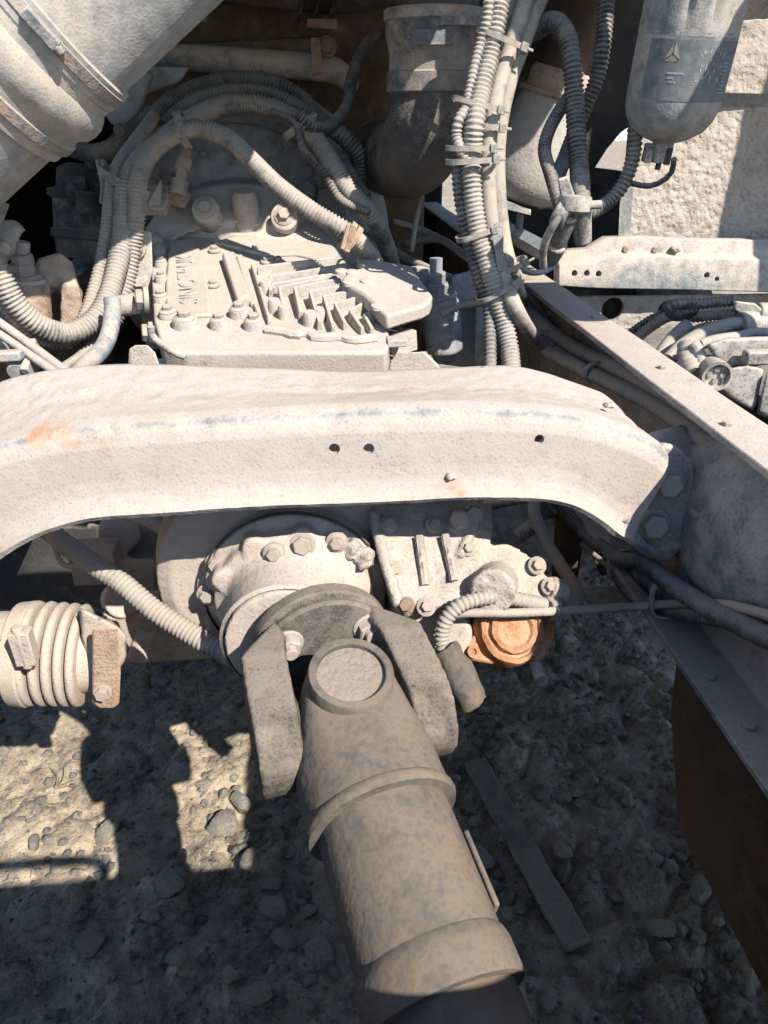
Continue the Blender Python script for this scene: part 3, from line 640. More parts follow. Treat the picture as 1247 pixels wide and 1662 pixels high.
# ------------------------------------------------------------------ exhaust bellows
EX = thing('exhaust_pipe', P(80,1055,y=.86)+V(0,0,-.08), 'dust-white exhaust pipe with corrugated bellows and rusty clamp plate at the left', 'exhaust pipe')
c0 = P(-60, 1060, y=.86); c1 = P(170, 1062, y=.86); ax = (c1-c0).normalized()
def exx(px): return (P(px,1060,y=.86)-c0).dot(ax)
m = M(); m.lathe([(-.5,.060),(exx(30),.060)], c0, ax, 40); build('pipe', m, CAST, EX)
m = M(); t = exx(28); m.lathe([(t-.005,.060),(t,.073),(t+.022,.076),(t+.027,.068)], c0, ax, 40); cl = build('band_clamp', m, CAST, EX, bevel=.002)
m = M(); q = P(38,1045,y=.78); m.bar(q+V(0,0,.022), q+V(0,0,-.03), .026, .02, (0,1,0)); m.cyl(q+V(0,-.004,.03), q+V(0,-.004,-.035), .007, 10); build('clamp_screw', m, CAST, cl, bevel=.002)
for k, (px, r) in enumerate([(58,.0750),(79,.0748),(98,.0745),(116,.0742),(134,.0738)]):
    m = M(); t = exx(px); w = .0062
    m.lathe([(t-w*1.05,r-.022),(t-w,r-.008),(t-w*.7,r-.002),(t,r),(t+w*.7,r-.002),(t+w,r-.008),(t+w*1.05,r-.022)], c0, (ax+V(0,0,.015-.006*k)).normalized(), 40, cap=False); build('corrugation', m, CAST, EX, sharp=80)
m = M(); m.lathe([(exx(35),.056),(exx(140),.055),(exx(160),.052),(exx(185),.048)], c0, ax, 40); build('inner_tube', m, CAST, EX)
m = M(); m.hull([P(x,y,y=yy) for x, y in [(150,1020),(192,1016),(196,1090),(194,1142),(186,1149),(158,1149),(150,1140)] for yy in (.785,.795)])
pl_ = build('clamp_plate', m, RUST, EX, bevel=.003); bolt(EX, P(167,1124,y=.783), V(0,-1,.1), .010, CAST, 'hex')
m = M(); m.hull([P(x,y,y=yy) for x, y in [(128,985),(150,1010),(190,1015),(205,1030),(205,1070),(190,1090),(140,1075)] for yy in (.82,.90)]); build('clamp_neck', m, CAST, EX, cast=(.005,.003,.03))

# ------------------------------------------------------------------ hoses, conduits, cables
def pts3(pts, y0):
    out = []
    for q in pts:
        if len(q) == 2: out.append(P(q[0], q[1], y=y0))
        elif len(q) == 3: y0 = q[2]; out.append(P(q[0], q[1], y=y0))
        else: out.append(P(q[0], q[1], x=q[3]))
    return out
def hose(name, pts, r, lab, mt=COND, corr=True, group=None, y0=1.2, cat='conduit', pitch=None, sag=0):
    m = M(); m.tube(pts3(pts, y0), r, 14, corr=(pitch or .0066) if corr else 0, amp=.17 if r > .009 else .22)
    return build(name, m, mt, label=lab, cat=cat, group=group, sharp=75)
gL, gB, gR, gU = 'conduits looped over the gearbox', 'cable bundle beside the air pipe', 'hoses under the filter', 'conduits along the rail'
hose('corrugated_conduit', [(640,440,1.7),(622,385,1.6),(600,345,1.52),(560,300,1.52),(520,235,1.58),(480,195,1.62),(430,172,1.64),(370,170,1.62),(310,195,1.56),(262,232,1.5),(225,265,1.44),(205,310,1.40),(200,380,1.36),(185,455,1.31),(165,505,1.27),(130,535,1.24),(95,540,1.22),(55,522,1.2),(20,485,1.19),(-10,430,1.19),(-40,400,1.2)], .0185, 'fattest corrugated conduit looping from over the gearbox down past the rusty mount', COND, group=gL)
hose('corrugated_conduit', [(250,190,1.62),(220,230,1.52),(190,275,1.44),(180,330,1.40),(170,400,1.36),(155,465,1.32),(135,520,1.28),(105,555,1.25),(60,548,1.22),(20,510,1.2),(-20,450,1.2)], .012, 'slimmer corrugated conduit left of the fattest conduit in the loop', COND, group=gL)
hose('corrugated_conduit', [(645,520,1.52),(630,470,1.48),(605,420,1.42),(565,378,1.37),(510,345,1.38),(455,305,1.42),(410,262,1.46),(375,228,1.5),(330,210,1.52),(285,218,1.5),(245,248,1.45),(225,290,1.40),(222,340,1.37),(215,400,1.36),(205,460,1.34),(185,520,1.31),(160,565,1.28)], .0165, 'corrugated conduit arching over the gearbox cover into a metal clip', COND, group=gL)
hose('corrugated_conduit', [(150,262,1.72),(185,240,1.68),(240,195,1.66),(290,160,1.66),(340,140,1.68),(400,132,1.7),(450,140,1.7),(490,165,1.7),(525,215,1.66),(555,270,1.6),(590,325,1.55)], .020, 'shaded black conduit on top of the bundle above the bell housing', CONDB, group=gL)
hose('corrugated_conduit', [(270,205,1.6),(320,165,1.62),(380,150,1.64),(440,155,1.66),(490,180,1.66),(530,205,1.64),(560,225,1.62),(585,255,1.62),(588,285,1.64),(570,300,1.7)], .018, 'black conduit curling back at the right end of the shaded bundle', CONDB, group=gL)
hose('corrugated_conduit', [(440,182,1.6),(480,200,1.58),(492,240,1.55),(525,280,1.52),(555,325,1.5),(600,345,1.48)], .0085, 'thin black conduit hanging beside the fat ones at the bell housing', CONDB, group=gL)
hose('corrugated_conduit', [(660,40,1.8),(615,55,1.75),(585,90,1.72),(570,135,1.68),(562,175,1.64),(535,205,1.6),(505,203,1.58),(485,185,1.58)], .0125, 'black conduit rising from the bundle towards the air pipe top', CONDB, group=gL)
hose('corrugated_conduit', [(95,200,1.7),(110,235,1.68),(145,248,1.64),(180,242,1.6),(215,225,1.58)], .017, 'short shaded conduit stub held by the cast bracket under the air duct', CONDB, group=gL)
hose('corrugated_conduit', [(205,385,1.42),(202,430,1.4),(190,480,1.36),(165,540,1.3),(135,575,1.25),(100,600,1.2)], .009, 'thin corrugated conduit hidden behind the loop, dropping behind the crossmember', COND, group=gL)
for k, pp in enumerate([[(168,262,1.55),(176,290,1.5),(172,330,1.48),(168,380,1.46)], [(160,262,1.57),(168,300,1.53),(166,330,1.5)]]):
    hose('wire_lead', pp, .0055, ['pale wire lead beside the conduit elbow, longer of two', 'pale wire lead beside the conduit elbow, shorter of two'][k], TIE, False, cat='wire')
hose('rubber_hose', [(182,485,1.22),(183,505,1.21),(178,540,1.19),(165,568,1.15),(140,592,1.1),(125,612,1.05)], .0135, 'short grey rubber hose with worn blue patch behind the crossmember', BLUED, False, cat='hose')
hose('steel_pipe', [(-40,498,1.15),(0,524,1.12),(50,560,1.08),(110,605,1.02)], .0065, 'upper of two thin pipes crossing the left corner', STEEL, False, cat='pipe')
hose('steel_pipe', [(-40,520,1.12),(0,543,1.1),(50,577,1.06),(95,608,1.02)], .0062, 'lower of two thin pipes crossing the left corner', STEEL, False, cat='pipe')
# centre bundle
hose('corrugated_conduit', [(815,-25,1.26),(806,30,1.25),(795,90,1.24),(780,150,1.22),(771,200,1.2),(766,250,1.2),(767,310,1.19),(776,375,1.18),(795,440,1.17),(812,500,1.16),(826,560,1.14),(832,620,1.1)], .0158, 'fat dusty conduit in the middle of the upright cable bundle', COND, group=gB)
hose('corrugated_conduit', [(795,-25,1.24),(790,30,1.24),(780,70,1.24),(770,110,1.23),(762,150,1.22),(757,175,1.21),(745,195,1.2),(741,220,1.2),(748,245,1.19),(760,262,1.19)], .0085, 'thin conduit bulging out left of the upright bundle', COND, group=gB)
hose('corrugated_conduit', [(744,245,1.22),(744,290,1.21),(750,340,1.2),(762,400,1.19),(778,455,1.18),(793,500,1.17),(796,545,1.15),(796,620,1.1)], .0105, 'ribbed dark conduit at the left edge of the bundle, lower half', CONDB, group=gB, pitch=.0075)
hose('smooth_hose', [(862,-25,1.28),(845,25,1.27),(828,80,1.26),(810,140,1.24),(797,200,1.22),(792,260,1.21),(794,330,1.2),(803,400,1.19),(819,455,1.17),(845,515,1.15),(880,562,0,.425),(930,592,0,.445),(985,618,0,.465),(1060,655,0,.47),(1140,712,0,.47),(1260,815,0,.47)], .0125, 'smooth hose leaving the bundle along the rail, lower of the two', HOSE, False, gB, cat='hose')
hose('smooth_hose', [(885,-25,1.30),(866,20,1.30),(846,75,1.28),(826,130,1.26),(812,190,1.25),(806,250,1.24),(808,320,1.23),(816,390,1.22),(829,440,1.2),(850,490,0,.43),(890,535,0,.45),(950,575,0,.475),(1020,605,0,.482),(1100,650,0,.482),(1180,706,0,.482),(1270,775,0,.482)], .0140, 'smooth hose leaving the bundle along the rail, upper of the two', HOSE, False, gB, cat='hose')
hose('smooth_hose', [(835,-25,1.3),(828,30,1.29),(822,70,1.28),(805,115,1.26),(795,150,1.26)], .011, 'smooth hose tucked behind the bundle at the top of the picture', HOSE, False, gB, cat='hose')
hose('corrugated_conduit', [(830,75,1.27),(818,130,1.26),(812,180,1.25),(804,230,1.24),(797,290,1.23),(795,340,1.22),(800,400,1.22)], .0065, 'thin black conduit along the right edge of the bundle', CONDB, group=gB)
hose('air_line', [(850,465,0,.48),(870,490,0,.485),(900,540,0,.488),(960,580,0,.49)], .008, 'thin air line behind the two hoses on the rail web', HOSE, False, cat='hose')
hose('corrugated_conduit', [(800,490,1.24),(770,492,1.26),(745,498,1.28),(716,510,1.28)], .008, 'short conduit leaving the bundle towards the shaded mount', COND, group=gB)
hose('cable', [(690,300,1.6),(682,330,1.6),(674,370,1.6),(668,410,1.6)], .005, 'thin cable hanging below the black air elbow', HOSE, False, cat='cable')
for k, pp in enumerate([[(600,375,1.75),(650,415,1.7),(700,440,1.6),(740,470,1.5)], [(660,395,1.8),(710,388,1.75),(745,408,1.65),(790,440,1.5)], [(640,360,1.9),(700,380,1.85),(760,420,1.7)]]):
    hose('air_line', pp, .010-.001*k, ['shaded air line low behind the gearbox wing', 'shaded air line bending towards the bundle', 'farthest shaded air line under the air elbow'][k], HOSE, False, cat='hose')
def tie(c, n, a, b, lab, ang=0, w=.0075, ref=None, mt=TIE):
    n = n.normalized(); u = (RT-n*RT.dot(n)).normalized(); v = n.cross(u); t = thing('cable_tie', c, lab, 'cable tie', 'cable ties')
    m = M(); rs = []
    for k in range(28):
        q = k/28*2*math.pi; cu, su = math.cos(q), math.sin(q); ou = math.copysign(abs(cu)**.7, cu); ov = math.copysign(abs(su)**.7, su)
        p = c+u*a*ou+v*b*ov; d = (u*ou+v*ov).normalized()*.0016
        rs.append([p-n*w/2-d, p+n*w/2-d, p+n*w/2+d, p-n*w/2+d])
    m.rings(rs, close=True); build('strap', m, mt, t)
    m = M(); sgn = 1 if v.dot(FW) < 0 else -1
    h = c+u*a*.80+v*b*.92*sgn; m.bar(h-n*.006, h+n*.006, .010, .008, v); m.bar(h+u*.002, h+u*.014, .004, .0025, v); build('tie_head', m, mt, t, bevel=.001)
    return t
def bt(p1, p2, y): return (P(*p2, y=y)-P(*p1, y=y))
for (px, py, y, d, a, b, lab) in [(815,66,1.25,(-.35,1),.040,.022,'cable tie slanting round the top of the upright bundle'),(777,170,1.22,(-.25,1),.040,.021,'cable tie round the bundle level with the grey canister neck'),
        (796,206,1.215,(-.15,1),.020,.018,'short cable tie round only the two smooth hoses of the bundle'),(766,240,1.2,(-.05,1),.038,.021,'cable tie round the bundle, upper of two close together'),(768,260,1.195,(0,1),.040,.023,'cable tie round the bundle, lower of two close together'),
        (774,378,1.185,(.25,1),.032,.022,'cable tie round the bundle at the leaf-shaped bracket'),(808,470,1.165,(.45,1),.036,.022,'cable tie with pale head where the hoses split'),(834,430,1.18,(.4,1),.022,.020,'cable tie fixing the upper smooth hose to the rail bracket'),
        ]:
    tie(P(px, py, y=y), bt((px, py), (px+d[0]*50, py+d[1]*50), y), a, b, lab)
for (px, py, y, d, a, lab) in [(202,296,1.42,(-.35,1),.042,'wide black tape tie where the left conduits gather'),(297,210,1.52,(1,-.25),.028,'tie round the arching conduit beside the sender'),(487,205,1.6,(.6,1),.036,'tie round the shaded conduits at the bell housing edge')]:
    tie(P(px, py, y=y), bt((px, py), (px+d[0]*50, py+d[1]*50), y), a, .026, lab, w=.014)
for px, py, x, lab in [(885,552,.437,'cable tie round both hoses just above the crossmember'),(972,603,.468,'cable tie round both hoses further down the rail')]:
    tie(P(px, py, x=x), P(px+50, py+32, x=x+.02)-P(px, py, x=x), .024, .017, lab)
# metal clip
CL = thing('pipe_clip', P(568,388,y=1.36), 'rusty folded metal clip holding the conduit beside the gearbox', 'clip')
m = M(); m.tube([P(566,366,y=1.34),P(556,404,y=1.33)], .004, 8); n_ = bt((520,350),(600,415),1.36).normalized(); u = (RT-n_*RT.dot(n_)).normalized(); v = n_.cross(u)
for off in (-.006, .006):
    rs = []
    for k in range(20):
        q = k/20*2*math.pi; d = u*math.cos(q)+v*math.sin(q); p = P(568,385,y=1.36)+n_*off+d*.023; rs.append([p-n_*.005-d*.002, p+n_*.005-d*.002, p+n_*.005+d*.003, p-n_*.005+d*.003])
    m.rings(rs, close=True)
build('band', m, RUST, CL); m = M(); m.bar(P(575,366,y=1.34), P(562,408,y=1.34), .012, .010, (0,1,0)); build('clip_tab', m, RUST, CL, bevel=.001)
# right hoses
hose('corrugated_conduit', [(845,62,1.36),(870,48,1.33),(898,36,1.3),(918,55,1.27),(928,100,1.25),(933,160,1.24),(936,220,1.22),(940,270,1.2),(943,318,1.16),(945,350,1.14)], .0150, 'thick corrugated conduit curving over and down in front of the grey canister', CONDB, group=gR)
hose('corrugated_conduit', [(985,-20,1.3),(983,30,1.29),(978,80,1.28),(968,130,1.28),(950,175,1.28),(935,210,1.28),(918,255,1.26),(905,290,1.22),(915,320,1.18)], .0125, 'corrugated conduit coming down from the top beside the filter', CONDB, group=gR)
hose('corrugated_conduit', [(925,155,1.3),(905,185,1.28),(890,215,1.26),(884,245,1.24),(893,280,1.2),(905,320,1.16),(912,345,1.14)], .0105, 'slim conduit bowed left across the grey canister', CONDB, group=gR)
hose('corrugated_conduit', [(1030,200,1.14),(1030,240,1.14),(1022,275,1.14),(1008,305,1.14),(985,330,1.14),(955,345,1.13),(925,338,1.13)], .011, 'conduit swinging from under the filter back to the plug cluster', CONDB, group=gR)
hose('cable', [(1094,258,1.105),(1090,280,1.12),(1072,296,1.13),(1050,302,1.14),(1022,297,1.15)], .004, 'thin black cable from the filter sensor', CONDB, False, cat='cable')
hose('cable', [(975,332,1.05),(940,335,1.05),(912,350,1.05),(893,375,1.06),(882,405,1.08),(882,432,1.1)], .0058, 'pale thin cable arching down to the rail bracket', HOSE, False, cat='cable')
PG = thing('plug_cluster', P(930,380,y=1.08), 'grey plug connectors hanging together above the rail', 'connector')
m = M(); m.cyl(P(940,335,y=1.07), P(947,395,y=1.08), .017, 16, .012); build('plug', m, GREYP, PG, bevel=.003)
m = M(); m.hull([P(x,y,y=yy) for x, y in [(905,290),(922,285),(938,330),(930,345),(912,335)] for yy in (1.06,1.09)]); build('plug', m, GREYP, PG, bevel=.003)
m = M(); m.cyl(P(905,340,y=1.07), P(925,352,y=1.06), .022, 14); m.cyl(P(918,348,y=1.07), P(905,395,y=1.09), .019, 16, .013); build('plug', m, GREYP, PG, bevel=.003)
m = M(); m.cyl(P(905,395,y=1.09), P(892,425,y=1.12), .016, 14, .012); build('plug', m, GREYP, PG, bevel=.003)
m = M(); m.lathe([(0,.022),(.008,.024),(.018,.023),(.022,.016)], P(935,318,y=1.06), P(930,345,y=1.06)-P(935,318,y=1.06), 16); build('collar', m, GREYP, PG)
# under the crossmember
hose('corrugated_conduit', [(60,845,.98),(100,878,.93),(150,915,.86),(200,948,.83),(250,990,.80),(300,1022,.775),(340,1045,.755),(385,1062,.74)], .0145, 'pale corrugated conduit slanting down to the drive shaft flange', COND, cat='conduit')
m = M(); m.tube([P(365,1050,y=.745),P(385,1068,y=.735),P(408,1073,y=.735)], .017, 14, rad=lambda t: 1.1-.3*t); m.rough(.004, 40); build('muddy_boot', m, HOSE, label='dark muddy sensor boot beside the drive shaft flange', cat='boot', sharp=60)
hose('wire_lead', [(85,870,1.02),(95,905,1.0),(108,918,.98),(140,920,.96)], .004, 'thin bent rod below the crossmember at the left', TIE, False, cat='rod')
hose('rubber_hose', [(790,820,1.1),(830,812,1.06),(866,808,1.0),(868,835,.97),(890,885,.92),(915,925,.86),(934,958,.80),(930,978,.76),(912,985,.745),(885,986,.74)], .0098, 'smooth grey hose dropping from the crossmember to the rusty round cover', HOSE, False, cat='hose')
hose('corrugated_conduit', [(905,987,.735),(865,978,.725),(825,971,.72),(785,971,.715),(748,982,.71),(725,1005,.705),(717,1035,.70),(725,1065,.69),(742,1090,.68)], .0098, 'ribbed conduit looped round in front of the rusty round cover', COND, pitch=.0062, cat='conduit')
m = M(); m.tube([P(722,1050,y=.695),P(738,1082,y=.68),P(754,1115,y=.67),P(768,1140,y=.665)], .0185, 18, rad=lambda t: (.8+.35*math.sin(min(1,t*1.6)*1.57))*(1-.25*max(0,t-.75)*4*.6), step=.006); m.rough(.0045, 55, 2)
mp = build('muddy_plug', m, SHAFT, label='mud-caked plug hanging at the end of the looped conduit', cat='plug', sharp=60)
hose('cable', [(722,1000,.715),(755,995,.71),(830,995,.705),(900,992,.715),(970,988,.73),(1040,984,.75),(1100,980,0,.44),(1180,982,0,.44),(1270,1005,0,.44)], .0058, 'thin pale cable stretched from the looped conduit to the right rail', HOSE, False, cat='cable')
tie(P(896,988,y=.73), V(1,.1,0), .012, .014, 'metal tie joining hose and cable beside the rusty cover', w=.012)
hose('corrugated_conduit', [(895,800,1.05),(945,860,1.02),(1000,905,0,.435),(1045,915,0,.43),(1085,945,0,.43),(1130,975,0,.43),(1185,1005,0,.435),(1270,1045,0,.44)], .0125, 'corrugated conduit crossing the bottom flange of the rail, nearest', CONDB, group=gU)
hose('corrugated_conduit', [(930,830,1.1),(985,880,0,.46),(1035,920,0,.46),(1080,960,0,.462),(1150,990,0,.47),(1270,1000,0,.48)], .019, 'thick wrapped conduit bundle lying in the rail behind the nearest one', CONDB, group=gU)
hose('corrugated_conduit', [(1000,930,0,.445),(1025,965,0,.445),(1060,982,0,.445),(1110,995,0,.447),(1170,1003,0,.45)], .0105, 'low conduit resting on the rail bottom flange', CONDB, group=gU)
hose('air_line', [(905,840,1.1),(950,885,1.05),(1000,925,1.0),(1030,945,.98)], .008, 'air line slanting across the rusty bracket', HOSE, False, cat='hose')
hose('smooth_hose', [(1110,935,0,.475),(1170,955,0,.48),(1270,980,0,.485)], .017, 'short grey hose on the rail web above the conduits', HOSE, False, cat='hose')
for px, py, x, lab in [(1015,920,.45,'tie round the rail conduits beside the bracket'),(1088,972,.445,'tie with drooping tail round the rail conduits')]:
    tie(P(px, py, x=x), P(px+30, py+25, x=x)-P(px, py, x=x), .026, .026, lab)
m = M()
for k in range(5):
    rr = .045-.004*k; c = P(945,835+8*k,y=1.25-.02*k); ring_ = [c+V(math.cos(a)*rr*1.2, -math.sin(a)*rr*.9, math.sin(a)*rr*.5) for a in [i*.3 for i in range(22)]]
    m.tube(ring_, .008, 8)
build('cable_coil', m, CONDB, label='coil of black cable tucked under the crossmember at the right', cat='cable')
m = M(); m.hull([P(x,y,y=yy) for x, y in [(902,830),(950,860),(935,960),(912,985),(895,940)] for yy in (1.05,1.07)]); m.hull([P(x,y,y=yy) for x, y in [(960,900),(990,870),(1005,930),(975,935)] for yy in (1.1,1.12)])
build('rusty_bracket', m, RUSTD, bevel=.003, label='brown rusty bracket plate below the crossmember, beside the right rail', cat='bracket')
m = M(); m.hull([P(x,y,y=yy) for x, y in [(942,952),(1005,950),(1040,985),(970,990),(950,975)] for yy in (.98,1.02)]); build('spacer_block', m, FRAME, bevel=.004, label='grey steel spacer block at the end of the rail bottom flange', cat='bracket')
m = M(); q = [P(868,830,y=1.15),P(880,808,y=1.15),P(905,840,y=1.15),P(880,845,y=1.15)]; m.hull(q+[p+V(0,.02,0) for p in q]); m.tube([P(842,870,y=1.15),P(870,850,y=1.15)], .016, 12, corr=.007)
build('breather_cap', m, GREYP, label='small sunlit breather fitting behind the gearbox corner', cat='fitting')

# ------------------------------------------------------------------ air elbow, duct, filter, canister
AE = thing('air_intake_elbow', P(690,300,y=1.5), 'black rubber air elbow under a grey clamped sleeve beside the cable bundle', 'air pipe')
ym = 1.45; rr = .074
m = M(); m.tube([P(702,130,y=ym),P(700,170,y=ym),P(694,205,y=ym),P(680,240,y=ym+.03),P(662,255,y=ym+.10),P(640,258,y=ym+.22),P(620,255,y=ym+.35)], rr, 40, step=.008); build('elbow', m, RUBB, AE, sharp=80)
a, b = P(703,138,y=ym), P(706,35,y=ym); L = (b-a).length
m = M(); m.lathe([(-.012,rr+.002),(-.010,rr+.007),(.018,rr+.007),(.020,rr+.003),(.045,rr+.003),(.06,rr+.006),(L-.02,rr+.009),(L,rr+.009),(L+.002,rr+.002)], a, b-a, 48); build('sleeve', m, RUBG, AE, sharp=30)
m = M(); m.lathe([(-.016,rr+.010),(-.014,rr+.012),(.0,rr+.012),(.002,rr+.009)], b, a-b, 48); cb = build('hose_clamp', m, STEEL, AE, sharp=30)
u = (b-a).normalized(); q = b-u*.006+V(.03,-rr-.008,.0); m = M(); m.bar(q-V(.035,0,0), q+V(.03,.004,0), .012, .014); m.cyl(q, q+V(0,-.008,0), .007, 12); build('clamp_screw', m, STEEL, cb, bevel=.001)
m = M(); q = P(705,60,y=ym-.092); m.bar(q-V(.035,0,0), q+V(.03,.0,0), .004, .02); build('name_plate', m, STEEL, AE)
m = M(); m.lathe([(0,rr+.001),(.4,rr+.001)], b-u*.02, u, 40); build('upper_pipe', m, RUBB, AE)

AD = thing('air_duct', P(22,22,y=1.1), 'large pale dusty air duct with banded joint in the top left corner', 'air duct')
a, b = P(215,-150,y=1.12), P(-170,235,y=1.10); ax = (b-a).normalized(); t0 = (P(22,22,y=1.11)-a).dot(ax); o = a; R0 = .128
m = M(); m.lathe([(-.3,R0),(t0-.035,R0),(t0-.03,R0+.002)], o, ax, 64); build('upper_duct', m, PIPE, AD)
m = M(); m.lathe([(t0-.045,R0+.001),(t0-.043,R0+.006),(t0-.015,R0+.006),(t0-.012,R0+.004),(t0+.0,R0+.004),(t0+.004,R0+.008),(t0+.014,R0+.013),(t0+.026,R0+.014),(t0+.036,R0+.012),(t0+.043,R0+.006),(t0+.05,R0+.004),(t0+.085,R0+.004),(t0+.088,R0-.001)], o, ax, 72); jb = build('rubber_joint', m, PIPE, AD, sharp=30)
for tt in (t0-.038, t0+.056):
    m = M(); m.lathe([(tt,R0+.004),(tt+.001,R0+.0085),(tt+.014,R0+.0085),(tt+.015,R0+.004)], o, ax, 72, cap=False); cc = build('band_clamp', m, STEEL, AD, sharp=30)
    for k in range(30):
        pass
pq = PL(70, 85, o+ax*(t0-.030), ax); d = (pq-(o+ax*(t0-.03))); d = d.normalized()*(R0+.010); q = o+ax*(t0-.030)+d; tg = ax.cross(d).normalized()
m = M(); m.bar(q-tg*.022, q+tg*.022, .013, .010, d); m.cyl(q-tg*.030, q-tg*.02, .006, 12); build('clamp_screw', m, STEEL, AD, bevel=.002)
m = M(); m.lathe([(t0+.085,R0-.002),(t0+.6,R0-.006)], o, ax, 64); build('lower_duct', m, PIPE, AD)

FI = thing('filter_canister', P(1085,235,y=1.12), 'grey ribbed filter canister with worn logo label hanging at top right', 'filter')
fb = P(1083,205,y=1.12); ft = P(1143,-60,y=1.10); fa = (ft-fb).normalized(); rr = .0635
m = M(); m.lathe([(-.020,.016),(-.015,.031),(-.004,.049),(.010,.0585),(.024,.0628),(.038,rr),(.10,rr+.0005),(.112,rr+.0005)], fb, fa, 56); build('bowl', m, FILT, FI, sharp=50)
m = M(); seg = 96; rs = []
u, v, _ = frame(fa)
for t, dpt in ((.108,0),(.118,.15),(.135,.9),(.16,1),(.24,1),(.30,1),(.36,1)):
    row = []
    for k in range(seg):
        a_ = k/seg*2*math.pi; g = (k % 8); g = 1 if g == 0 else (.5 if g in (1, 7) else 0); r_ = rr-.0055*g*dpt+.0006; row.append(fb+fa*t+(u*math.cos(a_)+v*math.sin(a_))*r_)
    rs.append(row)
m.rings(rs); build('ribbed_body', m, FILT, FI, sharp=25)
m = M(); m.cyl(fb-fa*.026, fb-fa*.010, .015, 20); m.hull(circ(fb-fa*.024, u, v, .0165, 8)+circ(fb-fa*.046, u, v, .0155, 8)); dr = build('drain_valve', m, GREYP, FI, bevel=.0015)
dirc = (-(FW-fa*FW.dot(fa))).normalized(); sidev = fa.cross(dirc).normalized()
if sidev.dot(RT) < 0: sidev = -sidev
m = M(); q = fb-fa*.035+dirc*.0155+sidev*.006; m.bar(q-fa*.012, q+fa*.010, .009, .004, dirc); build('drain_tab', m, DARK, dr, bevel=.001)
m = M(); q = fb-fa*.035-sidev*.019; m.bar(q-fa*.012, q+fa*.012, .010, .018, dirc); build('drain_tab', m, GREYP, dr, bevel=.001)
m = M(); m.cyl(fb-fa*.044, fb-fa*.056, .004, 10); build('drain_nipple', m, DARK, dr)
def onf(s_, t, h=.0): # s_: angle to the right of the camera side, t: along axis
    return fb+fa*t+(dirc*math.cos(s_)+sidev*math.sin(s_))*(rr+h)
m = M(); rs = []
for k in range(31):
    a_ = -1.05+k*2.25/30; rs.append([onf(a_,.036,.0006), onf(a_,.104,.0008), onf(a_,.104,-.002), onf(a_,.036,-.002)])
m.rings(rs); lb = build('label', m, LABEL, FI)
def mark(s0, s1, t0_, t1_, mt, name='print_mark', h=.0012):
    m = M(); k = max(2, int(abs(s1-s0)/.06)+1); rs = []
    for i in range(k):
        a_ = s0+(s1-s0)*i/(k-1); rs.append([onf(a_,t0_,h), onf(a_,t1_,h), onf(a_,t1_,0), onf(a_,t0_,0)])
    m.rings(rs); return m
def tri(pts, mt, name):
    m = M(); m.prism([onf(a_, t, .0004) for a_, t in pts], dirc*.0012); return build(name, m, mt, lb)
for k in range(3):                                   # three-part triangle emblem
    cx, ct = -.52, .088; rot = math.pi/2+k*2*math.pi/3
    def E_(ang, rad): return (cx+math.cos(ang)*rad/rr*.80, ct+math.sin(ang)*rad)
    tri([E_(rot+.25,.0025), E_(rot+.10,.0135), E_(rot+2*math.pi/3-.10,.0135), E_(rot+2*math.pi/3-.25,.0025)], GOLD, 'emblem')
random.seed(5); allm = M()
for (ra, rt, n, w, h) in [(.02,.088,4,.05,.006),(.0,.073,4,.05,.006),(-.05,.060,4,.05,.005)]:
    for i in range(n):
        s0 = ra+i*.17
        for k in range(5):
            a_ = s0+random.uniform(0,.09); t = rt+random.uniform(-h,h*.7); l = random.random() < .5; q = mark(a_, a_+(.035 if l else .012), t, t+(.0008 if l else .004), MARK); allm.add(q.v, q.f)
for (s0, s1, t) in [(-.55,-.22,.066),(-.52,-.42,.0605),(-.50,-.34,.056)]:
    a_ = s0
    while a_ < s1:
        w = random.uniform(.012,.02); q = mark(a_, a_+w, t, t+.0022, MARK); allm.add(q.v, q.f); a_ += w+.012
for i in range(9):
    q = mark(.66, .66+random.uniform(.12,.22), .046+i*.0042, .0468+i*.0042, MARK); allm.add(q.v, q.f)
q = mark(1.02,1.12,.070,.092,MARK); allm.add(q.v, q.f); q = mark(1.0,1.1,.050,.056,MARK); allm.add(q.v, q.f)
build('printed_lines', allm, MARK, lb)
m = M(); m.lathe([(.34,rr+.004),(.40,rr+.006),(.46,rr+.002)], fb, fa, 40); build('filter_head', m, CAST, FI)
m = M(); m.hull([fb+fa*.40+V(x,y,z) for x in (-.02,.14) for y in (0,.10) for z in (-.02,.03)]); build('mount_arm', m, FRAME, FI, bevel=.006)

CN = thing('air_spring', P(850,335,y=1.52), 'pale grey tapered rubber air spring with rusty top ring behind the hoses', 'air spring')
a, b = P(848,322,y=1.52), P(892,180,y=1.50); ax = b-a; z_ = 1.12
def zp(pr): return [(t_*z_, r_*z_) for t_, r_ in pr]
m = M(); m.lathe(zp([(-.004,.030),(.002,.052),(.014,.066),(.034,.0735),(.06,.0735),(.10,.068),(.14,.059),(.165,.052)]), a, ax, 48); build('bellows', m, SPRING, CN, sharp=60)
m = M(); m.lathe(zp([(.160,.058),(.163,.060),(.168,.060),(.170,.050),(.19,.049),(.20,.046)]), a, ax, 40); build('top_ring', m, RUST, CN, sharp=30)
m = M(); m.lathe(zp([(.2,.04),(.235,.035),(.30,.035)]), a, ax, 24); build('stem', m, RUSTD, CN)
m = M(); m.hull([P(x,y,y=yy) for x, y in [(812,322),(862,340),(862,350),(815,338)] for yy in (1.46,1.56)]); m.cyl(P(845,345,y=1.52), P(842,372,y=1.52), .008, 10); build('seat_plate', m, FRAME, CN, bevel=.003)
